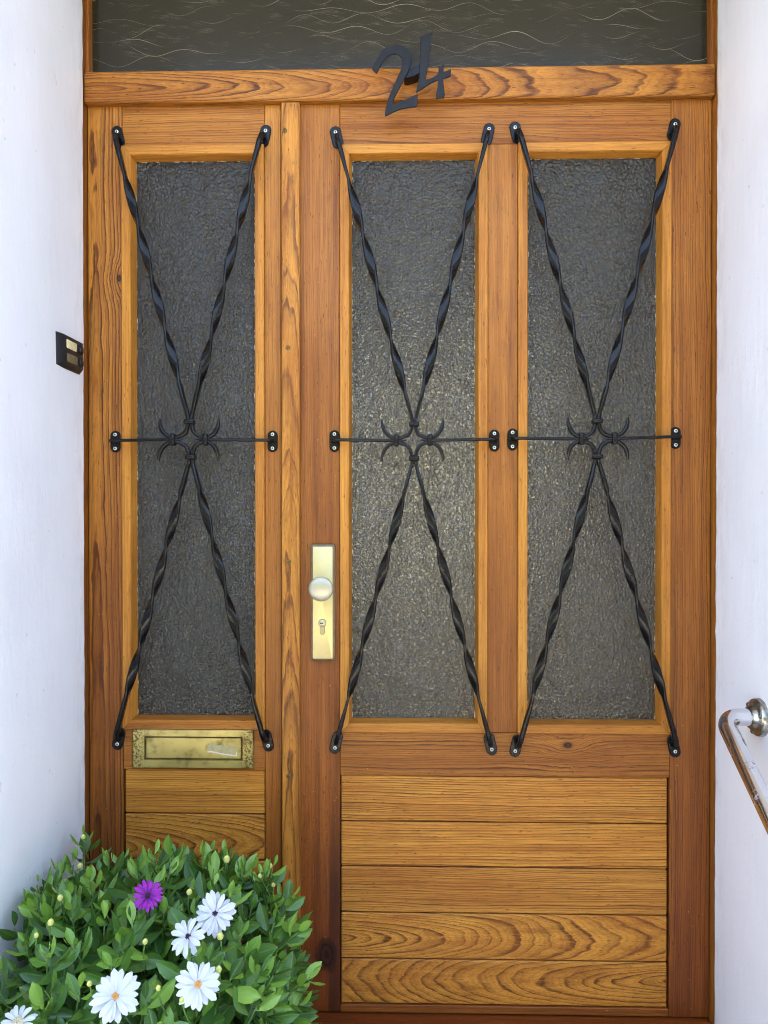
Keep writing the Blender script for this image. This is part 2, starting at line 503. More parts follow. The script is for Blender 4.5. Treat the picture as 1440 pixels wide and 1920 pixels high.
LEAF = make_leaf('green_leaf', lin(50, 90, 38), lin(100, 144, 52), lin(48, 84, 44))
LEAFY = make_leaf('young_leaf', lin(108, 152, 54), lin(140, 178, 70), lin(90, 134, 54))
STEM = simple('green_stem', lin(96, 128, 60), 0.5, 0, 0.4, 60, 0.3)
BUD = simple('flower_bud', lin(206, 208, 116), 0.5, 0, 0.4, 200, 0.3)
def make_petal(name, base, tipc, ray_c):
    t = NT(name)
    a = t.n('ShaderNodeAttribute', attribute_name='leaf_p').outputs['Vector']
    ax, ay, az = t.sep(a)
    st = t.noise(t.vec(t.m('MULTIPLY', ax, 9), t.m('MULTIPLY', ay, 0.8), 0.0), 1.0, 2)
    c = t.mix(t.ramp(ay, [(0.0, 0), (0.5, 1)]), base, tipc)
    c = t.mix(t.ramp(st, [(0.5, 0), (0.75, 0.35)]), c, ray_c)
    t.set(col=c, rough=0.5, spec=0.3)
    tr = t.n('ShaderNodeBsdfTranslucent'); t.l(c, tr.inputs['Color'])
    mx = t.n('ShaderNodeMixShader'); mx.inputs[0].default_value = 0.3
    out = t.t.nodes['Material Output']
    t.l(t.b.outputs[0], mx.inputs[1]); t.l(tr.outputs[0], mx.inputs[2]); t.l(mx.outputs[0], out.inputs['Surface'])
    return t.mat
PETW = make_petal('white_petal', lin(200, 204, 208), lin(214, 217, 220), lin(178, 182, 194))
PETP = make_petal('purple_petal', lin(92, 16, 108), lin(158, 40, 168), lin(104, 20, 122))
DISCO = simple('orange_flower_disc', lin(226, 172, 96), 0.7, 0, 0.3, 700, 0.45, 0.8, 900, 0.002)
DISCD = simple('dark_purple_flower_disc', lin(70, 42, 62), 0.7, 0, 0.3, 900, 0.6, 0.8, 900, 0.002)
DISCG = simple('cream_flower_disc', lin(214, 206, 168), 0.7, 0, 0.3, 700, 0.3, 0.8, 900, 0.002)

# ------------------------------------------------------------------ board builder
SEED = [0]
def board(name, parent, x0, x1, z0, z1, yf, thick, grain, spacing=4.0, voff=0.0, w0=0.03, tilt=0.0, tint=0.3, tint2=None, con=0.8,
          knot=None, b=0.0012, poly=None, verts=None, faces=None, seed=None):
    """one piece of timber; grain 'v' or 'h'; tint at top / tint2 at bottom"""
    SEED[0] += 1
    sd = seed if seed is not None else SEED[0] * 1.37
    if verts is None:
        verts, faces = chamfer_box(x0, x1, yf, yf + thick, z0, z1, b)
    xc, zc = (x0 + x1) / 2, (z0 + z1) / 2
    if tint2 is None: tint2 = tint
    co, pp, kk = [], [], []
    if knot:
        kx, kz, kr = knot
        kk1 = (kz, kx - xc + voff, kr) if grain == 'v' else (kx, kz - zc + voff, kr)
    else: kk1 = (0, 9, 0)
    for p in verts:
        d = p.y - yf
        if grain == 'v': co.append((p.z, p.x - xc + voff, d + w0 + tilt * (p.z - zc)))
        else: co.append((p.x, p.z - zc + voff, d + w0 + tilt * (p.x - xc)))
        q = (z1 - p.z) / max(1e-6, z1 - z0)
        pp.append((spacing * 0.1, tint + (tint2 - tint) * q, con, sd)); kk.append(kk1)
    return mesh(name, verts, faces, WOOD, parent, attrs={'wood_co': ('FLOAT_VECTOR', co), 'wood_p': ('FLOAT_COLOR', pp), 'wood_k': ('FLOAT_VECTOR', kk)})

# ================================================================== THE SETTING
G_Z = -0.36
stone = NT('paving_stone')
pn_ = stone.noise(stone.pos(), 3, 5, 0.6); pn2 = stone.noise(stone.pos(), 90, 3)
stone.set(col=stone.mix(stone.m('ADD', stone.m('MULTIPLY', pn_, 0.6), stone.m('MULTIPLY', pn2, 0.4)), lin(150, 140, 128), lin(196, 188, 176)), rough=0.8)
stone.bump(pn2, 0.3, 0.003)
asph = NT('gravel')
an_ = asph.noise(asph.pos(), 2.5, 5, 0.6)
asph.set(col=asph.mix(an_, lin(112, 109, 104), lin(146, 142, 136)), rough=0.9)
g = mesh('ground', [(-300, -300, G_Z), (300, -300, G_Z), (300, 300, G_Z), (-300, 300, G_Z)], [[0, 1, 2, 3]], asph.mat)
tag(g, 'gravel forecourt in front of the house', None, None, 'structure')
pth = box('path', -1.1, 1.1, -14, -1.2, G_Z - 0.05, G_Z + 0.012, stone.mat, None, 0.0)
tag(pth, 'paved garden path leading to the door', None, None, 'structure')
WXL = at(156, 826, -0.032).x
WXR = at(1344, 826, -0.032).x
st_ = box('doorstep', WXL - 0.02, WXR + 0.02, -0.62, 0.16, G_Z, -0.035, stone.mat, None, 0.01)
tag(st_, 'stone doorstep in front of the wooden door', None, None, 'structure')
for i, (ya, zt) in enumerate([(-0.92, -0.14), (-1.22, -0.25)]):
    s2 = box('doorstep', -1.0, 1.0, ya, ya + 0.31, G_Z, zt, stone.mat, None, 0.01)
    tag(s2, '%s stone step leading up to the door' % ('upper', 'lower')[i], None, None, 'structure')

hg = NT('added_hedge_foliage')  # unseen green screen added opposite the door to cut low sky light
hn_ = hg.noise(hg.pos(), 14, 5, 0.7)
hg.set(col=hg.mix(hn_, lin(46, 50, 36), lin(80, 84, 60)), rough=0.8)
hg.bump(hn_, 1.0, 0.08)
hv, hf = [], []
for j in range(13):
    for i in range(81):
        p = Vector((-9 + 18 * i / 80, -6.5 + (0.0 if j < 12 else -1.2), G_Z + 3.0 * min(j, 11) / 11))
        hv.append(p + Vector((0.1 * mnoise.noise(p * 2.1), 0.25 * mnoise.noise(p * 1.3 + Vector((5, 0, 0))), 0.22 * mnoise.noise(p * 1.1 + Vector((0, 9, 0))) * (j > 0))))
for j in range(12):
    for i in range(80): hf.append([j * 81 + i, j * 81 + i + 1, (j + 1) * 81 + i + 1, (j + 1) * 81 + i])
hb = len(hv)
for i in range(81): hv.append(Vector((-9 + 18 * i / 80, -7.7, G_Z)))
for i in range(80): hf.append([12 * 81 + i, 12 * 81 + i + 1, hb + i + 1, hb + i])
hd_ = mesh('added_hedge', hv, hf, hg.mat, None, smooth=True)
tag(hd_, 'unseen dull green screen added across the path to block low sky light', 'added_hedge')

REV = -0.66           # front face of the house
TOP = 3.1
def wall_piece(sign, xr, label):
    """white wall: reveal beside the door with an uneven plaster edge, and the house front"""
    random.seed(5 + sign)
    nz, ny = 150, 26
    v, f = [], []
    for j in range(nz + 1):
        z = -0.36 + (TOP + 0.36) * j / nz
        for i in range(ny + 1):
            q = i / ny
            y = -0.030 + (REV + 0.030) * q
            e = math.exp(-q * 18)
            wob = 0.0008 * mnoise.noise(Vector((sign * 3, z * 5, 1.3))) + 0.0016 * mnoise.noise(Vector((sign * 3, z * 60, 7.3)))
            soft = 0.006 * mnoise.noise(Vector((y * 2.2, z * 1.4, sign * 5.0))) + 0.0016 * mnoise.noise(Vector((y * 11, z * 7, sign * 5.0)))
            x = xr + sign * (-wob * e * 0.8) + soft * min(1, q * 4)
            yy = y + (0.0015 * mnoise.noise(Vector((3.0, z * 33, sign))) if i == 0 else 0)
            v.append((x, yy, z))
    for j in range(nz):
        for i in range(ny):
            a = j * (ny + 1) + i
            f.append([a, a + 1, a + ny + 2, a + ny + 1])
    base = len(v)
    # edge turned back to the frame
    for j in range(nz + 1):
        a = v[j * (ny + 1)]
        v.append((a[0] + sign * 0.012, a[1] + 0.004, a[2]))
    for j in range(nz):
        f.append([j * (ny + 1), (j + 1) * (ny + 1), base + j + 1, base + j])
    # front of the house
    b2 = len(v)
    for j in range(nz + 1):
        a = v[j * (ny + 1) + ny]
        v.append((xr + sign * 4.2, REV, a[2]))
    for j in range(nz):
        f.append([j * (ny + 1) + ny, (j + 1) * (ny + 1) + ny, b2 + j + 1, b2 + j])
    # outer side and back, so that the wall has its thickness
    b3 = len(v)
    v += [(xr + sign * 4.2, 0.0, -0.36), (xr + sign * 4.2, 0.0, TOP), (xr + sign * 0.09, 0.0, -0.36), (xr + sign * 0.09, 0.0, TOP)]
    f.append([b2, b2 + nz, b3 + 1, b3]); f.append([b3, b3 + 1, b3 + 3, b3 + 2])
    o = mesh('rendered_wall', v, f, PLASTER, None, smooth=False)
    sharp_smooth(o, 40)
    return tag(o, label, 'wall')
wall_piece(-1, WXL, 'white painted wall on the left of the door, carrying the doorbell')
wall_piece(1, WXR, 'white painted wall on the right of the door, carrying the chrome handrail')
o = box('wall_lintel', WXL + 0.001, WXR - 0.001, REV + 0.002, -0.028, 2.42, TOP, PLASTER)
tag(o, 'white painted wall above the door opening', 'wall')
roofm = simple('roof_slab', lin(150, 140, 130), 0.8)
o = box('sun_blocking_roof', -5, 5, -0.95, 4.6, TOP, TOP + 0.2, roofm)  # unseen slab added to block the sun from the door
tag(o, 'unseen flat roof slab added to keep the sun off the door', 'roof')
# hallway behind the glass; far-end opening added to let sky light in
hallm = simple('hall_paint', lin(186, 178, 158), 0.7, 0, 0.3, 3, 0.15)
halld = simple('hall_pane_darkener', lin(58, 60, 64), 0.9)
hfl = simple('hall_floor_tiles', lin(120, 96, 70), 0.5)
H1 = 3.6
for nm, a in (('hall_floor', (-0.95, 0.95, 0.12, H1, -0.08, -0.02)), ('hall_ceiling', (-0.95, 0.95, 0.06, H1, 2.52, 2.6)),
              ('hall_wall', (-1.03, -0.951, 0.06, H1, -0.02, 2.52)), ('hall_wall', (0.951, 1.03, 0.06, H1, -0.02, 2.52)),
              ('hall_wall', (-1.03, -0.35, H1, H1 + 0.1, -0.02, 2.6)), ('hall_wall', (0.45, 1.03, H1, H1 + 0.1, -0.02, 2.6)),
              ('hall_wall', (-0.35, 0.45, H1, H1 + 0.1, 2.0, 2.6)), ('hall_wall', (-0.35, 0.45, H1, H1 + 0.1, -0.02, 0.5))):
    o = box(nm, *a, hfl if nm == 'hall_floor' else hallm)
    tag(o, 'inside surface of the hallway behind the glass', None, None, 'structure')
o = box('hall_darkening_partition', -0.25, -0.20, 0.25, 2.6, -0.019, 2.519, halld)  # panel added behind the side leaf to make its pane darker
tag(o, 'dark panel added in the unseen hallway to darken the side pane', None, None, 'structure')
for sgn in (-1, 1):
    o = box('hall_wall', sgn * 0.76, sgn * 0.95, 0.065, 0.105, -0.019, 2.519, hallm)
    tag(o, 'inside surface of the hallway beside the door frame', None, None, 'structure')

# ================================================================== DOOR FRAME
frame = thing('door_frame', (0, 0.0, 0.0), 'varnished wooden frame with dark wave-patterned glass above the two door leaves', 'door frame')
JL = at(164, 826, 0.0).x
JR = at(1334.5, 826, 0.0).x
ZT_TOP = Z(126, -0.018, 751)        # top of the transom bar
ZT_BOT = Z(185.5, -0.018, 751)
Z_SILL = Z(1906, 0.0, 960)
board('jamb', frame, JL - 0.07, JL, -0.03, 2.42, -0.034, 0.10, 'v', 4, 0.05, 0.03, 0.01, 0.62, 0.8, 0.9)
board('jamb', frame, JR, JR + 0.07, -0.03, 2.42, -0.034, 0.10, 'v', 4, 0.05, 0.03, 0.01, 0.35, 0.55, 0.9)
# jamb stops beside the transom pane
board('jamb_stop', frame, JL + 0.0005, JL + 0.008, ZT_TOP + 0.001, 2.38, -0.008, 0.04, 'v', 3, 0.05, 0.03, 0.0, 0.6)
board('jamb_stop', frame, JR - 0.008, JR - 0.0005, ZT_TOP + 0.001, 2.38, -0.008, 0.04, 'v', 3, 0.05, 0.03, 0.0, 0.75)
board('head', frame, JL, JR, 2.36, 2.42, -0.02, 0.08, 'h', 4)
board('transom_bar', frame, JL + 0.0008, JR - 0.0008, ZT_BOT, ZT_TOP, -0.018, 0.075, 'h', 6.0, 0.004, 0.055, 0.085, 0.28, 0.40, 1.15, b=0.003, seed=3.3)
tp = box('transom_pane', JL + 0.004, JR - 0.004, 0.012, 0.017, ZT_TOP - 0.004, 2.37, WGLASS, frame)
tp['label'] = 'dark olive glass pane moulded with wavy lines'
board('sill', frame, JL, JR, Z_SILL - 0.05, Z_SILL, -0.055, 0.16, 'h', 3.5, 0.03, 0.02, 0.01, 1.0, 1.0, 0.6, b=0.004)

# raised wave lines on the transom pane
random.seed(77)
v, f = [], []
def ridge(pts, wid):
    n = len(pts); b0 = len(v)
    for i, (x, z) in enumerate(pts):
        a = pts[max(0, i - 1)]; c = pts[min(n - 1, i + 1)]
        t = Vector((c[0] - a[0], 0, c[1] - a[1])).normalized()
        nn = Vector((-t.z, 0, t.x)) * wid(i / (n - 1))
        v.extend([Vector((x, 0.0122, z)) - nn, Vector((x, 0.0122 - wid(i / (n - 1)) * 0.9 - 0.00005, z)), Vector((x, 0.0122, z)) + nn])
    for i in range(n - 1):
        for k in range(2):
            f.append([b0 + i * 3 + k, b0 + i * 3 + k + 1, b0 + (i + 1) * 3 + k + 1, b0 + (i + 1) * 3 + k])
zb = ZT_TOP - 0.006
for k in range(13):
    z0 = zb + 0.0215 * k
    ph = (k % 2) * 2.3 + k * 0.75
    lam = 0.138
    ks = random.uniform(0, 9)
    pts = []
    for i in range(400):
        x = JL + 0.008 + (JR - JL - 0.016) * i / 399
        q = x / lam * 2 * PI + ph + 0.5 * math.sin(x * 5 + ks)
        amp = 0.0115 * (0.75 + 0.35 * math.sin(x * 9.3 + ks * 2))
        z = z0 + amp * math.sin(q) + 0.004 * math.sin(q * 0.5 + ks)
        if z < ZT_TOP - 0.002: z = ZT_TOP - 0.002
        pts.append((x, z))
    ridge(pts, lambda t, ks=ks: 0.00008 + 0.00046 * max(0.0, mnoise.noise(Vector((t * 16 + ks * 5, ks, 0.2))) + 0.30))
    for m_ in range(46):           # fine combed strokes in the hollows
        xs = random.uniform(JL + 0.02, JR - 0.1)
        L = random.uniform(0.02, 0.06); zz = z0 + random.uniform(-0.013, 0.013); sl = random.uniform(-0.1, 0.32)
        for q in range(random.randint(1, 3)):
            dz = q * 0.0028
            ridge([(xs + L * s / 8 + q * 0.004, max(ZT_TOP - 0.002, zz - dz + sl * L * (s / 8) + 0.004 * math.sin(s / 8 * PI))) for s in range(9)],
                  lambda t: 0.00004 + 0.00018 * math.sin(PI * t))
o = mesh('moulded_wave_lines', v, f, WLINE, tp)
o['kind'] = 'stuff'

# ================================================================== LEAVES
def bead_set(parent, x0, x1, z0, z1, tints, gx=0.0245):
    """four mitred glazing beads; x0..z1 are the outer edges; returns glass rectangle"""
    fw, yb, yg = 0.0205, -0.006, 0.020
    inn = 0.0045
    def piece(p_out0, p_out1, nin, grain, tint, sp):
        # p_out: outer corners (x,z); nin: inward direction
        d = Vector((p_out1[0] - p_out0[0], 0, p_out1[1] - p_out0[1])).normalized()
        n = Vector((nin[0], 0, nin[1]))
        ring = [(0.0, 0.012), (0.0, yb + 0.0015), (0.0015, yb), (fw - 0.0015, yb), (fw, yb + 0.002), (fw + inn, yg), (fw + inn, yg + 0.004), (0.0, yg + 0.004)]
        A, B = Vector((p_out0[0], 0, p_out0[1])), Vector((p_out1[0], 0, p_out1[1]))
        vv = []
        gap = 0.0004
        for (off, y) in ring:
            q = A + n * off + d * (off + gap); vv.append(Vector((q.x, y, q.z)))
        for (off, y) in ring:
            q = B + n * off - d * (off + gap); vv.append(Vector((q.x, y, q.z)))
        m = len(ring)
        ff = [list(range(m)), list(range(2 * m - 1, m - 1, -1))] + [[i, (i + 1) % m, m + (i + 1) % m, m + i] for i in range(m)]
        xs = [p.x for p in vv]; zs = [p.z for p in vv]
        board('glazing_bead', parent, min(xs), max(xs), min(zs), max(zs), yb, 0.03, grain, sp, 0.07, 0.02, 0.004, tint[0], tint[1], 0.28, verts=vv, faces=ff)
    piece((x0, z1), (x1, z1), (0, -1), 'h', (tints[0], tints[0]), 3.0)
    piece((x0, z0), (x1, z0), (0, 1), 'h', (tints[1], tints[1]), 3.0)
    piece((x0, z0), (x0, z1), (1, 0), 'v', (tints[2], tints[2] + 0.12), 3.0)
    piece((x1, z0), (x1, z1), (-1, 0), 'v', (tints[3], tints[3] + 0.12), 3.0)
    g_ = fw + inn
    return x0 + g_, x1 - g_, z0 + g_, z1 - g_
def pane(parent, r, label):
    o = box('glass_pane', r[0] - 0.004, r[1] + 0.004, 0.0195, 0.0235, r[2] - 0.004, r[3] + 0.004, GLASS, parent)
    o['label'] = label
    # flaking putty line along the edges
    random.seed(int(r[0] * 1000))
    vv, ff = [], []
    def crumbs(ax, fixed, a, b_, sgn):
        s = a
        while s < b_:
            L = random.uniform(0.002, 0.016)
            if random.random() < 0.55:
                w = random.uniform(0.0004, 0.0015)
                q = []
                for (ss, ww) in ((s, 0), (s + L, 0), (s + L * 0.85, w), (s + L * 0.4, w * random.uniform(0.4, 1.3)), (s + L * 0.12, w * 0.6)):
                    q.append((fixed + sgn * ww, ss) if ax == 'z' else (ss, fixed + sgn * ww))
                b0 = len(vv)
                for (x, z) in q: vv.append((x, 0.0190, z))
                for (x, z) in q: vv.append((x, 0.0194, z))
                ff.append([b0 + i for i in range(5)])
                for i in range(5): ff.append([b0 + i, b0 + (i + 1) % 5, b0 + 5 + (i + 1) % 5, b0 + 5 + i])
            s += L + random.uniform(0, 0.01)
    crumbs('z', r[0] + 0.0002, r[2], r[3], 1); crumbs('z', r[1] - 0.0002, r[2], r[3], -1)
    crumbs('x', r[3] - 0.0002, r[0], r[1], -1)
    pt = mesh('putty_line', vv, ff, PUTTY, o); pt['kind'] = 'stuff'
    return o

def screw_head(parent, c, r=0.0036, mat=None, slotted=False):
    v_, f_ = disc_ring(c, (0, -1, 0), [(r, -0.001), (r, 0.0008), (r * 0.72, 0.0016), (r * 0.5, 0.0016), (r * 0.46, 0.0006), (r * 0.05, 0.0006)] if not slotted
                       else [(r, -0.001), (r, 0.0004), (r * 0.6, 0.0012), (r * 0.05, 0.0014)], 16)
    s = mesh('screw', v_, f_, mat or ZINC, parent)
    sharp_smooth(s, 40)
    s.data.materials.append(SLOT)
    if not slotted:
        for p in s.data.polygons:
            ctr = p.center
            if math.hypot(ctr.x, ctr.z) < r * 0.49: p.material_index = 1
    return s

side = thing('side_door_leaf', (X(346), 0, Z_SILL), 'narrow wooden side leaf with one glass pane, letter plate and black iron grille', 'door')
main = thing('front_door_leaf', (X(950), 0, Z_SILL), 'wide wooden front door leaf with two glass panes, five planks and round knob', 'door')
TH = 0.045
SX0, SX1 = X(166), X(527.0)
sxa, sxb = X(230), X(496.5)               # stile | bead
stz = Z(194, 0, 380)
sb = Z_SILL + 0.004
ZS_bt, ZS_bb = Z(273.5, 0, 362), Z(1366.5, 0, 362)
zr1 = Z(1443.5, 0, 366)
# side leaf timbers
kz = Z(522, 0, 222)
board('stile', side, SX0, sxa - 0.0004, sb, stz, 0.0, TH, 'v', 6.6, 0.022, 0.03, 0.008, 0.20, 0.98, 1.25, knot=(X(224), kz, 0.010), seed=8.1)
board('stile', side, sxb + 0.0004, SX1, sb, stz, 0.0, TH, 'v', 4.2, 0.09, 0.02, 0.004, 0.22, 0.95, 0.5)
board('rail', side, sxa + 0.0002, sxb - 0.0002, ZS_bt + 0.0003, stz, 0.0006, TH, 'h', 5.0, 0.07, 0.03, 0.006, 0.32, 0.40, 0.8)
board('rail', side, sxa + 0.0002, sxb - 0.0002, zr1, ZS_bb - 0.0003, 0.0006, TH, 'h', 3.4, 0.05, 0.03, 0.006, 0.6, 0.6, 0.6)
gr = bead_set(side, sxa, sxb, ZS_bb, ZS_bt, (0.12, 0.5, 0.08, 0.14))
pane(side, gr, 'dark hammered glass pane')
bd = [Z(1443.5, 0, 366), Z(1527.5, 0, 366), Z(1614, 0, 366), Z(1700, 0, 366), Z(1787, 0, 366), Z(1876, 0, 366)]
pk = [(5.0, 0.10, 0.02, 0.01, 0.04, 0.95), (7.0, 0.020, 0.045, 0.16, 0.08, 1.25), (3.2, 0.09, 0.02, 0.01, 0.2, 0.8), (4, 0.03, 0.02, 0.03, 0.3, 0.9), (4, 0.05, 0.02, 0.03, 0.3, 0.9)]
for i in range(5):
    s_, vo_, w0_, ti_, tn_, cn_ = pk[i]
    board('plank', side, sxa + 0.002, sxb - 0.001, bd[i + 1] + 0.0012, bd[i] - 0.0012, 0.004, 0.02, 'h', s_, vo_, w0_, ti_, tn_, tn_, cn_, b=0.0022)
board('rail', side, sxa + 0.0002, sxb - 0.0002, sb, bd[5], 0.0006, TH, 'h', 3.4, 0.05, 0.03, 0.006, 0.9)
o = box('backing_panel', sxa + 0.001, sxb - 0.001, 0.026, 0.04, bd[5] - 0.01, zr1 + 0.01, GAP, side)
# cover strip on the meeting edge
cx0, cx1 = X(527.5, -0.014), X(562, -0.014)
cs = board('cover_strip', side, cx0, cx1, sb, ZT_BOT - 0.0008, -0.014, 0.0138, 'v', 4.6, 0.004, 0.044, 0.030, 0.02, 0.55, 0.9, b=0.002, seed=11.9)
for px, py in ((534, 245), (540, 652), (542, 1053), (541, 1455)):
    p = at(px, py, -0.0145)
    s = screw_head(cs, p, 0.0052, OLDBRASS, True)
    box('screw_slot', p.x - 0.0006, p.x + 0.0006, -0.0162, -0.0150, p.z - 0.0046, p.z + 0.0046, SLOT, cs)

# main leaf timbers
MX0, MX1 = X(545), X(1333)
mxa, mxb, mxc, mxd = X(637.5), X(914), X(970.5), X(1257)
mtz = Z(187, 0, 950)
ZM_bt = Z(272.5, 0, 776); ZM_bt2 = Z(266.5, 0, 1114)
zmt = (ZM_bt + ZM_bt2) / 2
zmb = Z(1374, 0, 945)
zr2 = Z(1456, 0, 946)
board('stile', main, MX0, mxa - 0.0004, sb, mtz, 0.0008, TH, 'v', 4.2, 0.075, 0.02, 0.005, 0.46, 1.0, 0.40, knot=(X(612), Z(1790, 0, 612), 0.044), seed=21.3)
board('stile', main, mxd + 0.0004, MX1, sb, mtz, 0.0, TH, 'v', 5.2, 0.07, 0.03, 0.006, 0.44, 0.95, 0.85)
board('rail', main, mxa + 0.0002, mxd - 0.0002, zmt + 0.0003, mtz, 0.0006, TH, 'h', 5.0, 0.055, 0.03, 0.012, 0.36, 0.50, 0.85, seed=31.2)
board('muntin', main, mxb + 0.0003, mxc - 0.0003, zmb + 0.0003, zmt - 0.0003, 0.0004, TH, 'v', 4.0, 0.06, 0.02, 0.004, 0.32, 0.8, 0.35)
board('rail', main, mxa + 0.0002, mxd - 0.0002, zr2, zmb - 0.0003, 0.0006, TH, 'h', 5.0, 0.06, 0.03, 0.01, 0.55, 0.65, 1.0, knot=(X(1066), Z(1398, 0, 1066), 0.0125))
g1 = bead_set(main, mxa, mxb, zmb, zmt, (0.08, 0.42, 0.08, 0.12))
g2 = bead_set(main, mxc, mxd, zmb, zmt, (0.12, 0.45, 0.1, 0.2))
pane(main, g1, 'brownish hammered glass pane in the middle')
pane(main, g2, 'grey hammered glass pane on the right')
bz = [Z(q, 0, 946) for q in (1456, 1544, 1629, 1716, 1803, 1888)]
pk = [(5.6, 0.085, 0.02, 0.02, 0.10, 1.15, 41.0), (6.0, 0.10, 0.02, 0.012, 0.06, 1.0, 42.5), (5.0, 0.09, 0.02, 0.015, 0.22, 1.1, 43.7),
      (6.4, 0.006, 0.060, 0.15, 0.08, 1.0, 45.1), (6.0, -0.010, 0.062, -0.16, 0.22, 1.0, 46.4)]
for i in range(5):
    s_, vo_, w0_, ti_, tn_, cn_, sd_ = pk[i]
    board('plank', main, mxa + 0.002, mxd - 0.003, bz[i + 1] + 0.0012, bz[i] - 0.0012, 0.004, 0.02, 'h', s_, vo_, w0_, ti_, tn_, tn_, cn_, b=0.0022, seed=sd_)
board('rail', main, mxa + 0.0002, mxd - 0.0002, sb, bz[5], 0.0006, TH, 'h', 3.4, 0.05, 0.03, 0.006, 0.85)
box('backing_panel', mxa + 0.001, mxd - 0.001, 0.026, 0.04, bz[5] - 0.01, zr2 + 0.01, GAP, main)

# ------------------------------------------------------------------ iron grilles
def sweep(path, wid, thk, ang, n_c=8):
    """rectangular bar swept along path; ang(t) turns its broad side; pi/2 = broad side square to the door"""
    v_, f_ = [], []
    m = len(path)
    L = [0.0]
    for i in range(1, m): L.append(L[-1] + (path[i] - path[i - 1]).length)
    Nprev = None
    for i, p in enumerate(path):
        T = (path[min(i + 1, m - 1)] - path[max(i - 1, 0)]).normalized()
        base = Vector((0, -1, 0))
        N = base - T * base.dot(T)
        if N.length < 0.25 and Nprev is not None: N = Nprev - T * Nprev.dot(T)
        if N.length < 1e-4: N = Vector((0, 0, 1)) - T * T.z
        N.normalize(); Nprev = N
        B = T.cross(N)
        s = L[i]
        a = ang(s); w = wid(s) / 2; h = thk(s) / 2
        e1 = B * math.cos(a) + N * math.sin(a); e2 = -B * math.sin(a) + N * math.cos(a)
        c = 0.35 * min(w, h)
        for (q1, q2) in ((w, h - c), (w - c, h), (-w + c, h), (-w, h - c), (-w, -h + c), (-w + c, -h), (w - c, -h), (w, -h + c)):
            v_.append(p + e1 * q1 + e2 * q2)
    for i in range(m - 1):
        for k in range(8):
            f_.append([i * 8 + k, i * 8 + (k + 1) % 8, (i + 1) * 8 + (k + 1) % 8, (i + 1) * 8 + k])
    f_.append(list(range(8))[::-1]); f_.append([(m - 1) * 8 + k for k in range(8)])
    return v_, f_, L
def obround(c, d, half, r, y0, y1, n=10):
    d = Vector((d[0], d[1])).normalized(); s = Vector((-d.y, d.x))
    pts = []
    for i in range(n + 1):
        t = -PI / 2 + PI * i / n
        pts.append(Vector(c) + d * (half + r * math.cos(t)) + s * r * math.sin(t))
    for i in range(n + 1):
        t = PI / 2 + PI * i / n
        pts.append(Vector(c) + d * (-half + r * math.cos(t)) + s * r * math.sin(t))
    return prism([(p.x, p.y) for p in pts], y0, y1)
random.seed(99)
YB = -0.031
def smooth_interp(a, b_, t):
    t = max(0, min(1, t)); t = t * t * (3 - 2 * t); return a + (b_ - a) * t
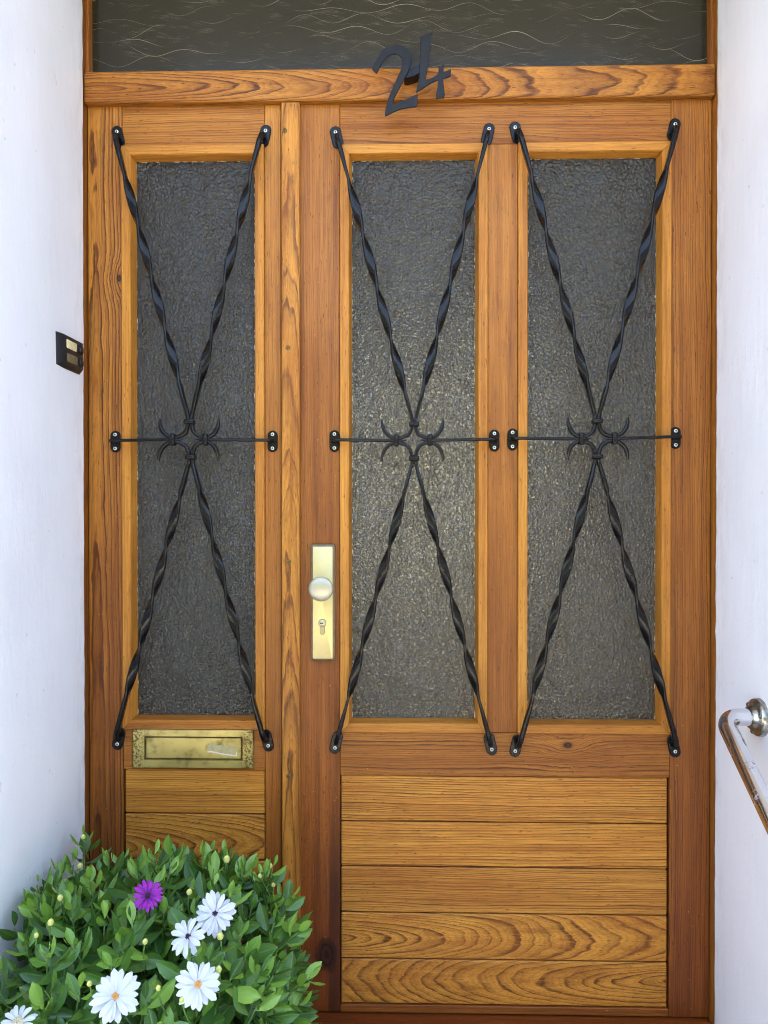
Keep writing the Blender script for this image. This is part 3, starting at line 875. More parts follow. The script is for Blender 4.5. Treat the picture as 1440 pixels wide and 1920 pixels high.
def grille(parent, label, scr, cen, cols, sides):
    gl = bpy.data.objects.new('iron_grille', None)
    c = at(cen[0], cen[1], YB)
    link(gl, parent, Matrix.Translation(c))
    gl['label'] = label
    k = 1.15 * (CAM_LOC - Vector((0, YB, 0))).y / 1595 * 1.0 / 1000 * 1000 * 1e-3
    k = abs(YB - CAM_LOC.y) / F_PX
    top, bot, lef, rig = [at(q[0], q[1], YB) for q in cols]
    for i, (px, py) in enumerate(scr):
        sx = -1 if i % 2 == 0 else 1
        sy = 1 if i < 2 else -1
        s3 = at(px, py, -0.004)
        col = top if sy > 0 else bot
        sidec = lef if sx < 0 else rig
        aim = col + Vector((sx * 0.0035, 0, 0))
        d2 = Vector((aim.x - s3.x, aim.z - s3.z)).normalized()
        # plate leans a little less than the bar
        pd = Vector((d2.x * 0.9, d2.y)).normalized()
        pc = Vector((s3.x, s3.z)) + pd * 0.011
        v_, f_ = obround((pc.x, pc.y), pd, 0.0125, 0.0118, -0.0045, 0.0002 - 0.0004)
        mp = bevelled('mounting_plate', v_, f_, IRON, gl, 0.0012)
        screw_head(gl, Vector((s3.x, -0.0046, s3.z)), 0.0038)
        foot = Vector((s3.x, 0, s3.z)) + Vector((d2.x, 0, d2.y)) * 0.013
        path = [Vector((foot.x, -0.004, foot.z)), Vector((foot.x, -0.013, foot.z)) + Vector((d2.x, 0, d2.y)) * 0.0015,
                Vector((foot.x, -0.023, foot.z)) + Vector((d2.x, 0, d2.y)) * 0.005, Vector((foot.x, YB + 0.002, foot.z)) + Vector((d2.x, 0, d2.y)) * 0.016]
        path = catmull(path, 5)
        st = Vector((path[-1].x, YB, path[-1].z))
        nst = 110
        end = aim + Vector((0, 0, sy * 0.010))
        for j in range(1, nst + 1):
            path.append(st.lerp(end, j / nst))
        # curl through the side collar to a pointed tip
        u = lambda a, b_: Vector((col.x + sx * a, YB, col.z - sy * b_))
        hx = abs(sidec.x - col.x); hz = abs(sidec.z - col.z)
        gap_ = 0.0045
        curl = [end, u(0.0036, 0.002), u(hx * 0.24, hz * 0.55), u(hx * 0.55, hz - gap_ - 0.0035), u(hx, hz - gap_), u(hx * 1.32, hz - gap_ - 0.0035),
                u(hx * 1.60, hz - gap_ - 0.0120), u(hx * 1.78, hz - gap_ - 0.0260), u(hx * 1.82, hz - gap_ - 0.0400)]
        path += catmull(curl, 9)[1:]
        Ls = [0.0]
        for j in range(1, len(path)): Ls.append(Ls[-1] + (path[j] - path[j - 1]).length)
        tot = Ls[-1]
        s_end = Ls[len(path) - len(catmull(curl, 9)) ]
        bar_len = s_end
        t0, t1 = bar_len * (0.185 + random.uniform(-0.015, 0.02)), bar_len * (0.90 + random.uniform(-0.02, 0.012))
        dirn = sx * sy
        def ang(s): return PI / 2 + dirn * 4 * PI * max(0, min(1, (s - t0) / (t1 - t0)))
        def wid(s):
            if s > bar_len: return 0.0120 * (1 if s < tot - 0.02 else 0.35 + 0.65 * (tot - s) / 0.02)
            if s < 0.03: return 0.011
            if t0 - 0.02 < s < t1 + 0.02: return 0.0186
            if s <= t0: return smooth_interp(0.0115, 0.0186, (s - (t0 - 0.09)) / 0.07)
            return smooth_interp(0.0186, 0.0105, (s - t1 - 0.02) / 0.05)
        def thk(s):
            if s > tot - 0.020: return 0.0074 * (0.40 + 0.60 * (tot - s) / 0.020)
            if t0 < s < t1: return 0.0058
            if s < t0: return smooth_interp(0.0095, 0.0058, (s - t0 + 0.07) / 0.07)
            return 0.0074
        v_, f_, _ = sweep(path, wid, thk, ang)
        b_ = mesh('twisted_bar', v_, f_, IRON, gl)
        sharp_smooth(b_, 50)
    for (px, py), sx, cc in ((sides[0], -1, lef), (sides[1], 1, rig)):
        s3 = at(px, py, -0.004)
        v_, f_ = obround((s3.x, s3.z), (0, 1), 0.0125, 0.0108, -0.0045, -0.0002)
        bevelled('mounting_plate', v_, f_, IRON, gl, 0.0012)
        for q in (-1, 1): screw_head(gl, Vector((s3.x, -0.0046, s3.z + q * 0.0150)), 0.0038)
        zc = cc.z
        path = catmull([Vector((s3.x + sx * 0.002, -0.004, s3.z)), Vector((s3.x + sx * 0.002, -0.015, s3.z)), Vector((s3.x - sx * 0.001, -0.026, s3.z)),
                        Vector((s3.x - sx * 0.012, YB, s3.z)), Vector(((s3.x + cc.x) / 2, YB, (s3.z + zc) / 2)), Vector((cc.x, YB, zc)), Vector((cc.x - sx * 0.022, YB, zc))], 6)
        Ls = [0.0]
        for j in range(1, len(path)): Ls.append(Ls[-1] + (path[j] - path[j - 1]).length)
        tot = Ls[-1]
        tip = lambda s: 1 if s < tot - 0.018 else 0.2 + 0.8 * (tot - s) / 0.018
        v_, f_, _ = sweep(path, lambda s: 0.011 * tip(s), lambda s: 0.0062 * tip(s), lambda s: PI / 2)
        sharp_smooth(mesh('cross_rod', v_, f_, IRON, gl), 50)
    for cc, w, h in ((top, 0.0220, 0.0108), (bot, 0.0220, 0.0108), (lef, 0.0112, 0.0260), (rig, 0.0112, 0.0260)):
        v_, f_ = chamfer_box(cc.x - w / 2, cc.x + w / 2, YB - 0.0125, YB + 0.0095, cc.z - h / 2, cc.z + h / 2, 0.0)
        bevelled('collar', v_, f_, IRON, gl, 0.0042, 3)
    return gl
grille(side, 'black wrought iron grille with four twisted bars over the side pane', ((219, 247), (498, 245), (220, 1395), (503, 1398)), (357, 826),
       ((356, 791), (358, 857), (325, 824.5), (386, 824.5)), ((216, 828), (511, 827.5)))
grille(main, 'black wrought iron grille with four twisted bars over the middle pane', ((629, 248), (917, 242), (628, 1402), (922, 1405)), (776, 826),
       ((776, 796), (776, 860), (743, 826), (806, 825.5)), ((627, 827), (927, 826)))
grille(main, 'black wrought iron grille with four twisted bars over the right pane', ((966, 239), (1266, 233), (966, 1408), (1266, 1409)), (1119, 825),
       ((1119, 790), (1119, 856), (1089, 823), (1151, 822.5)), ((961, 824), (1267, 821)))

# ------------------------------------------------------------------ knob plate
pl0, pl1 = at(587, 1234.5, -0.009), at(623.6, 1025, -0.009)
kp = bpy.data.objects.new('handle_plate', None)
link(kp, main, Matrix.Translation(((pl0.x + pl1.x) / 2, 0, (pl0.z + pl1.z) / 2)))
kp['label'] = 'pale champagne metal long plate with round knob and keyhole'
def frustum(x0, x1, z0, z1, yb_, yf_, ins, rb):
    def rr(a0, a1, b0, b1, r, n=4):
        out = []
        for (cx_, cz_, s0) in ((a1 - r, b1 - r, 0), (a0 + r, b1 - r, 90), (a0 + r, b0 + r, 180), (a1 - r, b0 + r, 270)):
            for i in range(n + 1):
                t = R(s0 + 90 * i / n); out.append((cx_ + r * math.cos(t), cz_ + r * math.sin(t)))
        return out
    A = rr(x0 - ins, x1 + ins, z0 - ins, z1 + ins, rb + ins * 0.6); B = rr(x0, x1, z0, z1, rb)
    n = len(A)
    v_ = [Vector((p[0], yb_, p[1])) for p in A] + [Vector((p[0], yf_ + 0.002, p[1])) for p in A] + [Vector((p[0], yf_, p[1])) for p in B]
    f_ = [list(range(n))[::-1], [2 * n + i for i in range(n)]]
    for j in (0, 1):
        f_ += [[j * n + i, j * n + (i + 1) % n, (j + 1) * n + (i + 1) % n, (j + 1) * n + i] for i in range(n)]
    return v_, f_
v_, f_ = frustum(pl0.x, pl1.x, pl0.z, pl1.z, -0.0006, -0.011, 0.0046, 0.0025)
o = mesh('plate', v_, f_, CHAMP, kp); o.data.materials.append(PLEDGE); sharp_smooth(o, 25)
for p in o.data.polygons:
    if abs(p.normal.y) < 0.95: p.material_index = 1
kc = at(601, 1105, -0.062); base = Vector((kc.x + 0.0, -0.009, kc.z + 0.0))
v_, f_ = disc_ring(Vector((kc.x, 0, kc.z)), (0, -1, 0), [(0.0125, 0.0095), (0.0125, 0.034), (0.0145, 0.038), (0.0225, 0.044), (0.0250, 0.050), (0.0258, 0.056), (0.0254, 0.0592),
                                                        (0.0240, 0.0605), (0.017, 0.0622), (0.008, 0.0632), (0.0005, 0.0634)], 40)
o = mesh('knob', v_, f_, KNOBM, kp, smooth=True)
cy = at(604.5, 1168, -0.0095)
pts = []
r1 = 0.0088; hw = 0.0052
a0 = math.asin(hw / r1)
for i in range(22):
    t = -PI / 2 + a0 + (2 * PI - 2 * a0) * i / 21
    pts.append((cy.x + r1 * math.cos(t), cy.z + r1 * math.sin(t)))
for i in range(9):
    t = PI + PI * i / 8
    pts.append((cy.x + hw * math.cos(t), cy.z - 0.0200 + hw * math.sin(t)))
v_, f_ = prism(pts, -0.0132, -0.0108)
o = bevelled('lock_cylinder', v_, f_, simple('lock_metal', lin(150, 142, 108), 0.4, 0.8), kp, 0.0006)
v_, f_ = disc_ring(Vector((cy.x, -0.0132, cy.z)), (0, -1, 0), [(0.0076, 0.0), (0.0076, 0.0006), (0.0068, 0.0012), (0.0004, 0.0012)], 24)
sharp_smooth(mesh('lock_plug', v_, f_, simple('plug_metal', lin(180, 172, 136), 0.35, 0.8), kp), 40)
v_, f_ = prism([(cy.x - 0.0052, cy.z + 0.0005), (cy.x - 0.003, cy.z + 0.0016), (cy.x - 0.0005, cy.z + 0.0002), (cy.x + 0.002, cy.z + 0.0012), (cy.x + 0.0026, cy.z - 0.0008),
                (cy.x + 0.0004, cy.z - 0.0016), (cy.x - 0.002, cy.z - 0.0008), (cy.x - 0.004, cy.z - 0.0012)], -0.01462, -0.0135)
mesh('keyhole', v_, f_, SLOT, kp)

# ------------------------------------------------------------------ letter plate
lp = bpy.data.objects.new('letter_plate', None)
L0, L1 = at(249, 1439, -0.007), at(474, 1370.5, -0.007)
link(lp, side, Matrix.Translation(((L0.x + L1.x) / 2, 0, (L0.z + L1.z) / 2)))
lp['label'] = 'worn brass letter plate with tape residue on its flap'
F0, F1 = at(272, 1423.5, -0.007), at(453, 1383.5, -0.007)
# frame ring with sloped inner edge
def rect(a, b_, y, e=0.0): return [Vector((a.x - e, y, a.z - e)), Vector((b_.x + e, y, a.z - e)), Vector((b_.x + e, y, b_.z + e)), Vector((a.x - e, y, b_.z + e))]
rings = [rect(L0, L1, -0.0004, 0.0012), rect(L0, L1, -0.0055, 0.0012), rect(L0, L1, -0.0072, -0.0006), rect(F0, F1, -0.0072, 0.0022), rect(F0, F1, -0.0030, 0.0002), rect(F0, F1, -0.0004, 0.0002)]
v_ = [p for r_ in rings for p in r_]; f_ = []
for j in range(len(rings) - 1):
    for i in range(4): f_.append([j * 4 + i, j * 4 + (i + 1) % 4, (j + 1) * 4 + (i + 1) % 4, (j + 1) * 4 + i])
for i in range(4): f_.append([i, (i + 1) % 4, 20 + (i + 1) % 4, 20 + i][::-1])
o = mesh('letter_plate_surround', v_, f_, BRASS, lp)
box('flap', F0.x + 0.0014, F1.x - 0.0014, -0.0052, -0.0008, F0.z + 0.0014, F1.z - 0.0014, BRASS, lp, 0.0012)
tq = [at(px, py, -0.0056) for (px, py) in ((388.5, 1393.5), (403, 1394.5), (405, 1397), (418, 1397), (420, 1399), (431, 1398.5), (433, 1401), (444.5, 1402.5), (444, 1414), (442, 1417.5), (430, 1415), (418, 1414), (405, 1411), (396, 1409), (389, 1409.5), (390, 1402))]
v_, f_ = prism([(p.x, p.z) for p in tq], -0.0058, -0.0050)
mesh('tape_residue', v_, f_, TAPE, lp)
te = [(389, 1408.4), (396, 1408), (405, 1410), (418, 1413), (430, 1414), (441, 1416.5), (443.6, 1410), (444.6, 1410), (443.6, 1418.4), (430, 1416.4), (418, 1415.2), (405, 1412.2), (396, 1410.6), (389, 1410.6)]
tq = [at(px, py, -0.006) for (px, py) in te]
v_, f_ = prism([(p.x, p.z) for p in tq], -0.0063, -0.0056)
mesh('tape_torn_edge', v_, f_, TAPEEDGE, lp)

# ================================================================== HOUSE NUMBER
YN = -0.052
def zp(x, y): return at(680 + x / 7.2, 50 + y / 7.2, YN)
two = [(130, 572), (188, 632), (208, 590), (238, 530), (275, 468), (322, 415), (375, 375), (425, 364), (472, 374), (508, 402), (532, 440), (540, 485), (522, 560), (488, 645), (430, 770), (372, 895),
       (330, 1010), (308, 1110), (298, 1200), (315, 1203), (360, 1178), (430, 1142), (510, 1112), (600, 1090), (722, 1074), (738, 1050), (741, 905), (690, 930), (620, 962), (550, 992), (480, 1020), (415, 1050),
       (404, 1030), (420, 975), (455, 905), (510, 805), (570, 690), (622, 585), (652, 500), (660, 430), (645, 360), (608, 304), (555, 264), (500, 246), (440, 241), (378, 251), (315, 279), (258, 323), (212, 385), (176, 455), (150, 520)]
four = [(778, 130), (860, 100), (937, 64), (930, 150), (916, 300), (896, 440), (872, 590), (848, 716), (900, 704), (960, 676), (1022, 632), (1026, 540), (1092, 504), (1092, 604), (1140, 592), (1194, 566), (1190, 664), (1140, 686), (1088, 698),
        (1092, 780), (1104, 870), (1110, 922), (1096, 950), (1040, 962), (984, 976), (990, 910), (1008, 830), (1018, 716), (960, 738), (890, 776), (810, 832), (718, 886), (738, 800), (760, 690), (770, 560), (776, 400), (778, 250)]
hn = thing('house_number', at(776, 135, -0.02), 'black metal house number 24 fixed to the wooden transom bar', 'sign')
for nm, pl in (('digit_two', two), ('digit_four', four)):
    pts = [zp(*q) for q in pl]
    v_, f_ = prism([(p.x, p.z) for p in pts], YN, YN + 0.004)
    bevelled(nm, v_, f_, SIGN, hn, 0.0007, 1, True)
pts = [zp(*q) for q in ((590, 560), (680, 520), (800, 480), (800, 600), (700, 645), (600, 675), (560, 660))]
v_, f_ = prism([(p.x, p.z) for p in pts], YN + 0.0042, -0.0185)
bevelled('mounting_block', v_, f_, IRON, hn, 0.001)

# ================================================================== DOORBELL (on the left wall)
XW = WXL
b0 = atx(104, 622, XW + 0.003); b1 = atx(150.5, 643, XW + 0.003); b2 = atx(105.5, 684, XW + 0.003)
yb0, yb1 = b0.y, b1.y
zb1, zb0 = (b0.z + b1.z) / 2 + 0.001, b2.z
db = thing('doorbell', (XW, (yb0 + yb1) / 2, (zb0 + zb1) / 2), 'small black two-button doorbell with name cards on the left wall', 'doorbell')
def yz_block(name, y0, y1, z0, z1, xa, xb, ins, mat, parent):
    A = [(y0, z0), (y1, z0), (y1, z1), (y0, z1)]
    B = [(y0 + ins[0], z0 + ins[2]), (y1 - ins[1], z0 + ins[2]), (y1 - ins[1], z1 - ins[3]), (y0 + ins[0], z1 - ins[3])]
    v_ = [Vector((xa, p[0], p[1])) for p in A] + [Vector((xa + (xb - xa) * 0.45, p[0], p[1])) for p in A] + [Vector((xb, p[0], p[1])) for p in B]
    f_ = [[3, 2, 1, 0], [8, 9, 10, 11]]
    for j in (0, 1): f_ += [[j * 4 + i, j * 4 + (i + 1) % 4, (j + 1) * 4 + (i + 1) % 4, (j + 1) * 4 + i] for i in range(4)]
    return bevelled(name, v_, f_, mat, parent, 0.001, 1)
W_ = yb1 - yb0; Hh = zb1 - zb0
yz_block('housing', yb0, yb1, zb0, zb1, XW - 0.006, XW + 0.011, (0.020, 0.004, 0.009, 0.002), BLACKPL, db)
fx = XW + 0.0112
yz_block('name_card', yb0 + W_ * 0.27, yb0 + W_ * 0.68, zb0 + Hh * 0.60, zb0 + Hh * 0.86, fx - 0.001, fx + 0.0012, (0.001,) * 4, CREAM, db)
yz_block('name_card', yb0 + W_ * 0.30, yb0 + W_ * 0.72, zb0 + Hh * 0.19, zb0 + Hh * 0.45, fx - 0.001, fx + 0.0008, (0.001,) * 4, DIMCARD, db)
for q in (0.72, 0.32):
    c = Vector((fx - 0.0006, yb0 + W_ * 0.85, zb0 + Hh * q))
    v_, f_ = disc_ring(c, (1, 0, 0), [(0.0105, 0.0), (0.0105, 0.002), (0.0088, 0.003), (0.0078, 0.0012), (0.0068, 0.0012), (0.006, 0.0035), (0.0004, 0.0042)], 24)
    sharp_smooth(mesh('bell_button', v_, f_, BLACKPL, db), 40)

# ================================================================== HANDRAIL (on the right wall)
fl = atx(1421, 1345, WXR - 0.004)
hr = thing('handrail', (WXR, fl.y, fl.z), 'worn chrome tube handrail with round wall flange on the right wall', 'handrail')
xr = WXR - 0.068
slope = Vector((0, -0.158, -0.098)).normalized()
fy, fz = fl.y, fl.z
r_b = 0.030
p_wall = Vector((WXR - 0.004, fy, fz))
p_c = Vector((xr, fy, fz))
path = [p_wall.lerp(p_c, t) for t in (0.0, 0.15, 0.3)]
cA = p_c + Vector((r_b, 0, 0)); 
for i in range(13):
    t = (PI / 2) * i / 12
    # quarter turn from the wall direction into the slope direction
    path.append(p_c + Vector((r_b, 0, 0)) + slope * r_b + Vector((-1, 0, 0)) * r_b * math.sin(t) - slope * r_b * math.cos(t))
far = p_c + slope * 1.05
path += [p_c.lerp(far, q) for q in (0.12, 0.3, 0.6, 1.0)]
dn = Vector((0, -0.35, -1)).normalized()
path += [far + slope * 0.03 + Vector((0, 0, -0.02)), far + slope * 0.045 + Vector((0, 0, -0.06)), Vector((far.x, (far + slope * 0.047).y, G_Z))]
v_, f_ = tube(path, 0.0158, 24)
o = mesh('rail_tube', v_, f_, CHROME, hr, smooth=True)
v_, f_ = disc_ring(Vector((WXR + 0.002, fy, fz)), (-1, 0, 0), [(0.0345, 0.0), (0.0345, 0.008), (0.0325, 0.0125), (0.027, 0.0145), (0.0225, 0.0165), (0.0205, 0.022), (0.0162, 0.024)], 40)
o = mesh('wall_flange', v_, f_, FLANGE, hr); sharp_smooth(o, 50)
for q in (40, 160, 280):
    c = Vector((WXR - 0.0115, fy + 0.0275 * math.cos(R(q)), fz + 0.0275 * math.sin(R(q))))
    v_, f_ = disc_ring(c, (-1, 0, 0), [(0.0045, -0.002), (0.0045, 0.0015), (0.003, 0.003), (0.0003, 0.0034)], 14)
    sharp_smooth(mesh('screw', v_, f_, FLANGE, hr), 40)

# ================================================================== DAISY BUSH
random.seed(2024)
BC = Vector((-0.440, -0.345, 0.150))
BR = Vector((0.266, 0.275, 0.305))
PW = 2.8
pot_m = simple('terracotta', lin(168, 96, 66), 0.8, 0, 0.3, 20, 0.25, 0.2, 90)
POT = Vector((BC.x, BC.y, -0.035))
v_, f_ = disc_ring(POT, (0, 0, 1), [(0.13, 0.0), (0.165, 0.17), (0.172, 0.172), (0.176, 0.21), (0.158, 0.212), (0.150, 0.18), (0.02, 0.178)], 40)
o = mesh('plant_pot', v_, f_, pot_m); sharp_smooth(o, 40)
tag(o, 'round terracotta pot hidden under the daisy bush', 'pot')
bush = thing('daisy_bush', POT + Vector((0, 0, 0.178)), 'dense green daisy bush with white and purple flowers in front of the door', 'plant')
# leaf shapes
def leaf_mesh(name, mat, fold, curve, wide, n=7):
    v_, f_, lp_ = [], [], []
    for i in range(n + 1):
        t = i / n
        w = wide * (max(0.0, math.sin(PI * t ** 1.25)) ** 0.85) * 0.5 + 0.018 * (1 - t)
        if t > 0.97: w = 0.004
        zc = -curve * t * t + 0.02 * math.sin(t * 7)
        for s in (-1, -0.5, 0, 0.5, 1):
            v_.append(Vector((s * w, t, zc + fold * abs(s) * w * (1 if abs(s) == 1 else 0.85)))); lp_.append((s, t, 0.0))
    for i in range(n):
        for k in range(4):
            f_.append([i * 5 + k, i * 5 + k + 1, (i + 1) * 5 + k + 1, (i + 1) * 5 + k])
    return v_, f_, lp_
LV = []
for mat, fold, curve, wide in ((LEAF, 0.40, 0.20, 0.46), (LEAF, 0.25, 0.32, 0.42), (LEAF, 0.45, 0.08, 0.48), (LEAFY, 0.45, 0.06, 0.40), (LEAFY, 0.5, 0.16, 0.44)):
    v_, f_, lp_ = leaf_mesh('leaf', mat, fold, curve, wide, 5)
    me = bpy.data.meshes.new('leaf')
    me.from_pydata([tuple(p) for p in v_], [], f_)
    a = me.attributes.new('leaf_p', 'FLOAT_VECTOR', 'POINT'); a.data.foreach_set('vector', [q for p in lp_ for q in p])
    me.polygons.foreach_set('use_smooth', [True] * len(me.polygons))
    me.materials.append(mat)
    LV.append((me, v_, f_, lp_, mat))
def fbush(p):
    d = p - BC
    return abs(d.x / BR.x) ** PW + abs(d.y / BR.y) ** PW + abs(d.z / BR.z) ** PW
def surf(direction, k=1.0):
    d = direction
    q = (abs(d.x / BR.x) ** PW + abs(d.y / BR.y) ** PW + abs(d.z / BR.z) ** PW) ** (1 / PW)
    return BC + d / q * k
def hit(px, py, k=1.0, yfall=-0.3):
    d = ray(px, py); t = 0.5
    while t < 2.0:
        p = CAM_LOC + d * t
        if fbush(BC + (p - BC) / k) < 1: return p
        t += 0.003
    return at(px, py, yfall)
FL = [(216, 1869, 46), (371, 1846, 43), (403, 1713, 40), (353, 1756, 30), (277, 1680, 30)]
FLD = [((hit(a_, b_, 1.06) - CAM_LOC).length, a_, b_, r_) for (a_, b_, r_) in FL]
leaves = []      # (matrix, variant, importance)
stems = []
def in_bounds(p): return p.x > WXL + 0.012 and p.y < -0.045 and p.z > -0.02
def shoot(tip, axis, n, size, young=0.35, spread=1.0):
    axis = axis.normalized()
    a = axis.orthogonal().normalized(); b_ = axis.cross(a)
    ph = random.uniform(0, 7)
    length = 0.085 * size
    for i in range(n):
        t = i / (n - 1)                        # 0 at the tip
        ph += 2.399
        el = R(26 + 62 * t ** 0.8 + random.uniform(-10, 10)) * spread
        out = (a * math.cos(ph) + b_ * math.sin(ph))
        d = (axis * math.cos(el) + out * math.sin(el)).normalized()
        L = (0.024 + 0.042 * min(1, t * 1.5) + random.uniform(-0.006, 0.010)) * size
        p = tip - axis * (length * t) + out * 0.002
        d = (d + Vector((0, 0, -0.12 * t))).normalized()
        e = p + d * L
        if not in_bounds(e) or not in_bounds(p): continue
        s = axis.cross(d)
        if s.length < 1e-3: continue
        s.normalize()
        nrm = s.cross(d).normalized()
        roll = random.uniform(-0.55, 0.55)
        s2 = s * math.cos(roll) + nrm * math.sin(roll); n2 = nrm * math.cos(roll) - s * math.sin(roll)
        M = Matrix(((s2.x, d.x, n2.x, p.x), (s2.y, d.y, n2.y, p.y), (s2.z, d.z, n2.z, p.z), (0, 0, 0, 1))) @ Matrix.Diagonal((L, L, L, 1))
        var = random.choice((3, 4)) if (t < 0.4 and random.random() < young + 0.35) or random.random() < young * 0.25 else random.choice((0, 1, 2))
        mid = p + d * L * 0.6
        view = (CAM_LOC - mid).normalized()
        imp = L * L * abs(n2.dot(view)) / (CAM_LOC - mid).length ** 2 * 1e4
        depth = fbush(mid)
        cpx = CM.inverted() @ mid
        sx_ = 720 + F_PX * cpx.x / -cpx.z; sy_ = 960 - F_PX * cpx.y / -cpx.z
        dm = (mid - CAM_LOC).length
        if any(dm < fd + 0.012 and math.hypot(sx_ - fx_, sy_ - fy_) < fr_ * 1.1 for (fd, fx_, fy_, fr_) in FLD): continue
        if not (-30 < sx_ < 1470 and sy_ < 1940): imp = 0
        leaves.append((M, var, imp * max(0.0, depth - 0.55) * (0.6 + 0.4 * (1 - t)) * (1.0 if (mid - BC).dot(view) > 0.08 else 0.25)))
    stems.append((tip.copy(), axis.copy(), length))
# outer shoots: even spread over the dome
N_OUT = 250
for i in range(N_OUT):
    zz = 1 - (i + 0.5) / N_OUT * 1.35
    rr_ = math.sqrt(max(0, 1 - zz * zz)); th = i * 2.39996 + random.uniform(-0.25, 0.25)
    d = Vector((rr_ * math.cos(th), rr_ * math.sin(th), zz))
    tip = surf(d, random.uniform(0.86, 1.06))
    if tip.x < WXL + 0.03: tip.x = WXL + 0.03 + random.uniform(0, 0.03)
    tip.y = min(tip.y, -0.075)
    ax = d * 0.85 + Vector((0, -0.12, 0.6)) + Vector((random.uniform(-.3, .3), random.uniform(-.3, .3), random.uniform(-.1, .2)))
    shoot(tip, ax, random.randint(8, 13), random.uniform(0.62, 1.22))
for i in range(110):
    d = Vector((random.gauss(0, 1), random.gauss(0, 1) - 0.3, abs(random.gauss(0, 1)))).normalized()
    tip = surf(d, random.uniform(0.62, 0.84)); tip.y = min(tip.y, -0.09)
    shoot(tip, d * 0.9 + Vector((0, 0, 0.6)), 9, random.uniform(1.0, 1.3), 0.1)
# shoots that stand out of the outline
for (px, py, y, sz, lean) in ((160, 1566, -0.14, 0.75, (0.05, 0, 1)), (425, 1612, -0.2, 0.8, (0, 0, 1)), (290, 1606, -0.22, 0.8, (-0.2, 0, 1)), (385, 1606, -0.2, 1.0, (-0.1, 0, 1)), (330, 1612, -0.2, 0.7, (0.2, 0, 1)),
                          (512, 1624, -0.22, 0.75, (0.35, 0, 1)), (487, 1640, -0.25, 0.7, (-0.2, 0, 1)), (62, 1655, -0.28, 0.8, (-0.25, 0, 1)), (545, 1680, -0.25, 0.9, (0.5, 0, 1)), (205, 1608, -0.2, 0.9, (0, 0, 1)),
                          (250, 1618, -0.2, 0.8, (0.1, 0, 1)), (460, 1628, -0.22, 0.85, (0.1, 0, 1)), (562, 1745, -0.3, 0.95, (0.8, 0, 0.7)), (585, 1830, -0.34, 0.9, (0.9, 0, 0.6)), (30, 1700, -0.33, 0.9, (-0.4, 0, 1)),
                          (84, 1652, -0.26, 0.95, (-0.2, 0, 1)), (112, 1632, -0.22, 0.9, (-0.1, 0, 1)), (48, 1690, -0.32, 1.0, (-0.3, -0.2, 1)), (24, 1738, -0.36, 1.0, (-0.4, -0.3, 1)), (138, 1618, -0.18, 0.85, (0, 0, 1)), (70, 1700, -0.36, 1.05, (-0.2, -0.4, 1)), (100, 1680, -0.32, 1.0, (-0.1, -0.3, 1))):
    t_ = at(px, py, y); t_.x = max(t_.x, WXL + 0.02)
    shoot(t_, Vector(lean), 9, sz, 0.5, 0.85)
leaves.sort(key=lambda q: -q[2])
NLEAF = 300
for (M, var, imp) in leaves[:NLEAF]:
    o = bpy.data.objects.new('leaf', LV[var][0])
    link(o, bush, M)
for cls, nm in (((0, 1, 2), 'inner_leaves'), ((3, 4), 'inner_young_leaves')):
    vv, ff, pp = [], [], []
    for (M, var, imp) in leaves[NLEAF:]:
        if var not in cls: continue
        b0_ = len(vv); rz = random.random()
        vv += [M @ p for p in LV[var][1]]; ff += [[b0_ + i for i in q] for q in LV[var][2]]; pp += [(p[0], p[1], rz) for p in LV[var][3]]
    me = bpy.data.meshes.new(nm)
    me.from_pydata([tuple(p - BC) for p in vv], [], ff)
    a = me.attributes.new('leaf_p', 'FLOAT_VECTOR', 'POINT'); a.data.foreach_set('vector', [q for p in pp for q in p])
    me.polygons.foreach_set('use_smooth', [True] * len(me.polygons)); me.materials.append(LV[cls[0]][4])
    o = bpy.data.objects.new(nm, me); link(o, bush, Matrix.Translation(BC)); o['kind'] = 'stuff'
vv, ff = [], []
for (tip, axis, length) in stems:
    root = POT + Vector((random.uniform(-.08, .08), random.uniform(-.08, .08), 0.17))
    path = catmull([root, root.lerp(tip, 0.5) + Vector((0, 0, 0.03)), tip - axis * length, tip - axis * 0.004], 3)
    v_, f_ = tube(path, lambda t: 0.0022 - 0.001 * t, 5)
    b0_ = len(vv); vv += v_; ff += [[b0_ + i for i in q] for q in f_]
o = mesh('stems', vv, ff, STEM, bush, smooth=True); o['kind'] = 'stuff'

# flowers
def petal_data(wide, droop, cup, notch=0.0, n=6):
    v_, f_, lp_ = [], [], []
    for i in range(n + 1):
        t = i / n
        w = wide * (0.30 + 0.70 * math.sin(min(1.0, t / 0.72) * PI / 2)) * (1 if t < 0.8 else math.sqrt(max(0.02, 1 - ((t - 0.8) / 0.205) ** 2))) * 0.5
        for s in (-1, -0.5, 0, 0.5, 1):
            zz = 0.10 * math.sin(t * PI * 0.8) - droop * t * t + cup * w * (abs(s) ** 2) - 0.012 * math.cos(s * PI * 2)
            v_.append(Vector((s * w, t, zz))); lp_.append((s, t, 0.0))
    for i in range(n):
        for k in range(4): f_.append([i * 5 + k, i * 5 + k + 1, (i + 1) * 5 + k + 1, (i + 1) * 5 + k])
    return v_, f_, lp_
def petal_mesh(mat, wide, droop, cup):
    v_, f_, lp_ = petal_data(wide, droop, cup)
    me = bpy.data.meshes.new('petal'); me.from_pydata([tuple(p) for p in v_], [], f_)
    a = me.attributes.new('leaf_p', 'FLOAT_VECTOR', 'POINT'); a.data.foreach_set('vector', [q for p in lp_ for q in p])
    me.polygons.foreach_set('use_smooth', [True] * len(me.polygons)); me.materials.append(mat)
    return me
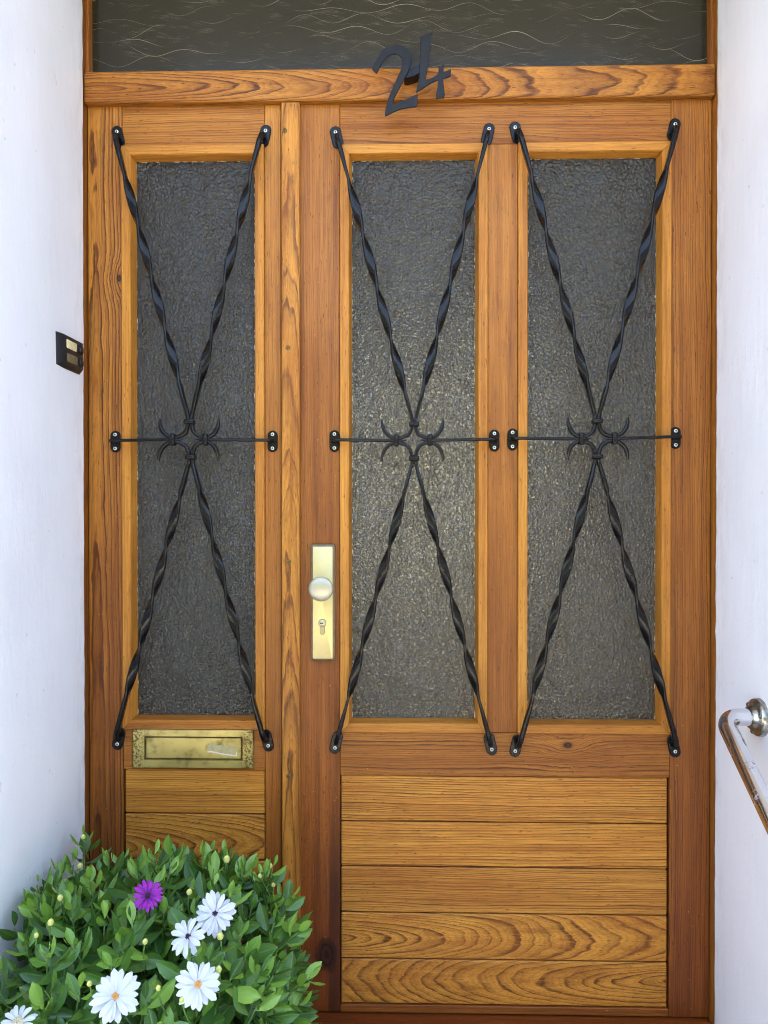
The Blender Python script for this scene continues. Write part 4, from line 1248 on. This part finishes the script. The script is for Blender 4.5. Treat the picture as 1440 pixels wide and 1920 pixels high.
PM = {'w': [petal_mesh(PETW, 0.31, 0.10, 0.25), petal_mesh(PETW, 0.28, 0.16, 0.15), petal_mesh(PETW, 0.33, 0.04, 0.3)],
      'p': [petal_mesh(PETP, 0.24, 0.02, 0.35), petal_mesh(PETP, 0.22, 0.10, 0.3)]}
def flower(px, py, rpx, kind, disc_m, drpx, face, npet, label, lift=1.05, start=0.0):
    c = hit(px, py, lift)
    dist = (c - CAM_LOC).dot(ray(720, 960))
    r = rpx * dist / F_PX
    n = ((CAM_LOC - c).normalized() + Vector(face)).normalized()
    a = Vector((0, 0, 1)) - n * n.z; a.normalize(); b_ = n.cross(a)
    fe = bpy.data.objects.new('flower', None)
    link(fe, bush, Matrix.Translation(c)); fe['label'] = label
    rd = drpx * dist / F_PX
    for i in range(npet):
        th = start + 2 * PI * i / npet + random.uniform(-0.07, 0.07)
        d = a * math.cos(th) + b_ * math.sin(th)
        d = (d + n * random.uniform(-0.12, 0.2) + n * (0.05 if i % 2 else -0.02)).normalized()
        s = d.cross(n).normalized(); n2 = s.cross(d)
        L = (r - rd * 0.55) * random.uniform(0.86, 1.05)
        p = c + d * rd * 0.5 + n * (0.0012 if i % 2 else -0.0004)
        M = Matrix(((s.x, d.x, n2.x, p.x), (s.y, d.y, n2.y, p.y), (s.z, d.z, n2.z, p.z), (0, 0, 0, 1))) @ Matrix.Diagonal((L, L, L, 1))
        o = bpy.data.objects.new('petal', random.choice(PM[kind])); link(o, fe, M)
    # disc: dome of small florets
    v_, f_ = disc_ring(c - n * 0.001, n, [(rd, 0.0), (rd * 0.98, rd * 0.25), (rd * 0.8, rd * 0.5), (rd * 0.45, rd * 0.62), (rd * 0.05, rd * 0.6)], 20)
    o = mesh('flower_disc', v_, f_, disc_m, fe, smooth=True)
    fv, ff_ = [], []
    for i in range(26):
        q = math.sqrt((i + 0.5) / 26) * rd * 0.95; th = i * 2.39996
        cc = c + (a * math.cos(th) + b_ * math.sin(th)) * q + n * (rd * 0.62 - q * q / rd * 0.45)
        v2, f2 = disc_ring(cc, n, [(rd * 0.11, -rd * 0.1), (rd * 0.10, rd * 0.07), (rd * 0.03, rd * 0.12)], 5)
        b0_ = len(fv); fv += v2; ff_ += [[b0_ + k for k in z_] for z_ in f2]
    o = mesh('disc_florets', fv, ff_, disc_m, fe, smooth=True); o['kind'] = 'stuff'
    v_, f_ = tube(catmull([c - n * 0.003, c - n * 0.03 + Vector((0, 0, -0.01)), c - n * 0.05 + Vector((0, 0, -0.05))], 4), 0.0016, 6)
    mesh('stem', v_, f_, STEM, fe, smooth=True)
flower(216, 1869, 46, 'w', DISCO, 8.2, (0, 0, 0.10), 19, 'white daisy with orange centre, lowest on the bush', 1.07)
flower(371, 1846, 43, 'w', DISCO, 8.0, (0.05, 0, 0.12), 18, 'white daisy with orange centre below the dark-centred daisies', 1.07, 0.1)
flower(403, 1713, 40, 'w', DISCD, 6.5, (0.1, 0, 0.05), 19, 'white daisy with dark purple centre, fully open', 1.08, 0.05)
flower(353, 1756, 37, 'w', DISCD, 6.5, (-0.35, 0.1, 0.25), 14, 'half hidden white daisy with dark purple centre', 1.05, 0.2)
flower(277, 1680, 30, 'p', DISCD, 6.0, (0, 0, 0.35), 20, 'purple daisy with dark centre', 1.07)
flower(34, 1918, 34, 'w', DISCG, 12, (-0.3, 0, 0.9), 17, 'white daisy seen from the side, cut by the bottom edge', 1.06)
# buds
for (px, py, rpx) in ((425, 1612, 6.5), (507, 1624, 4.5), (487, 1643, 4.2), (512, 1659, 4.5), (355, 1673, 5.5), (95, 1730, 6), (113, 1684, 5.5), (272, 1766, 5), (413, 1756, 6.5), (410, 1818, 6), (168, 1845, 5), (297, 1853, 5),
                      (150, 1624, 5), (156, 1570, 4.5), (68, 1754, 4.5), (341, 1876, 5)):
    c = hit(px, py, 1.05, -0.21); dist = (c - CAM_LOC).dot(ray(720, 960)); r = rpx * dist / F_PX
    up = Vector((random.uniform(-.2, .2), -0.25, 1)).normalized()
    v_, f_ = disc_ring(c - up * r, up, [(r * 0.3, 0), (r * 0.85, r * 0.5), (r, r * 1.1), (r * 0.8, r * 1.8), (r * 0.4, r * 2.25), (r * 0.08, r * 2.35)], 10)
    o = mesh('flower_bud', v_, f_, BUD, bush, smooth=True)
    v_, f_ = tube(catmull([c - up * r, c - up * 0.025, c - up * 0.05 + Vector((0, 0.015, -0.01))], 4), 0.0012, 6)
    mesh('stem', v_, f_, STEM, o, smooth=True)
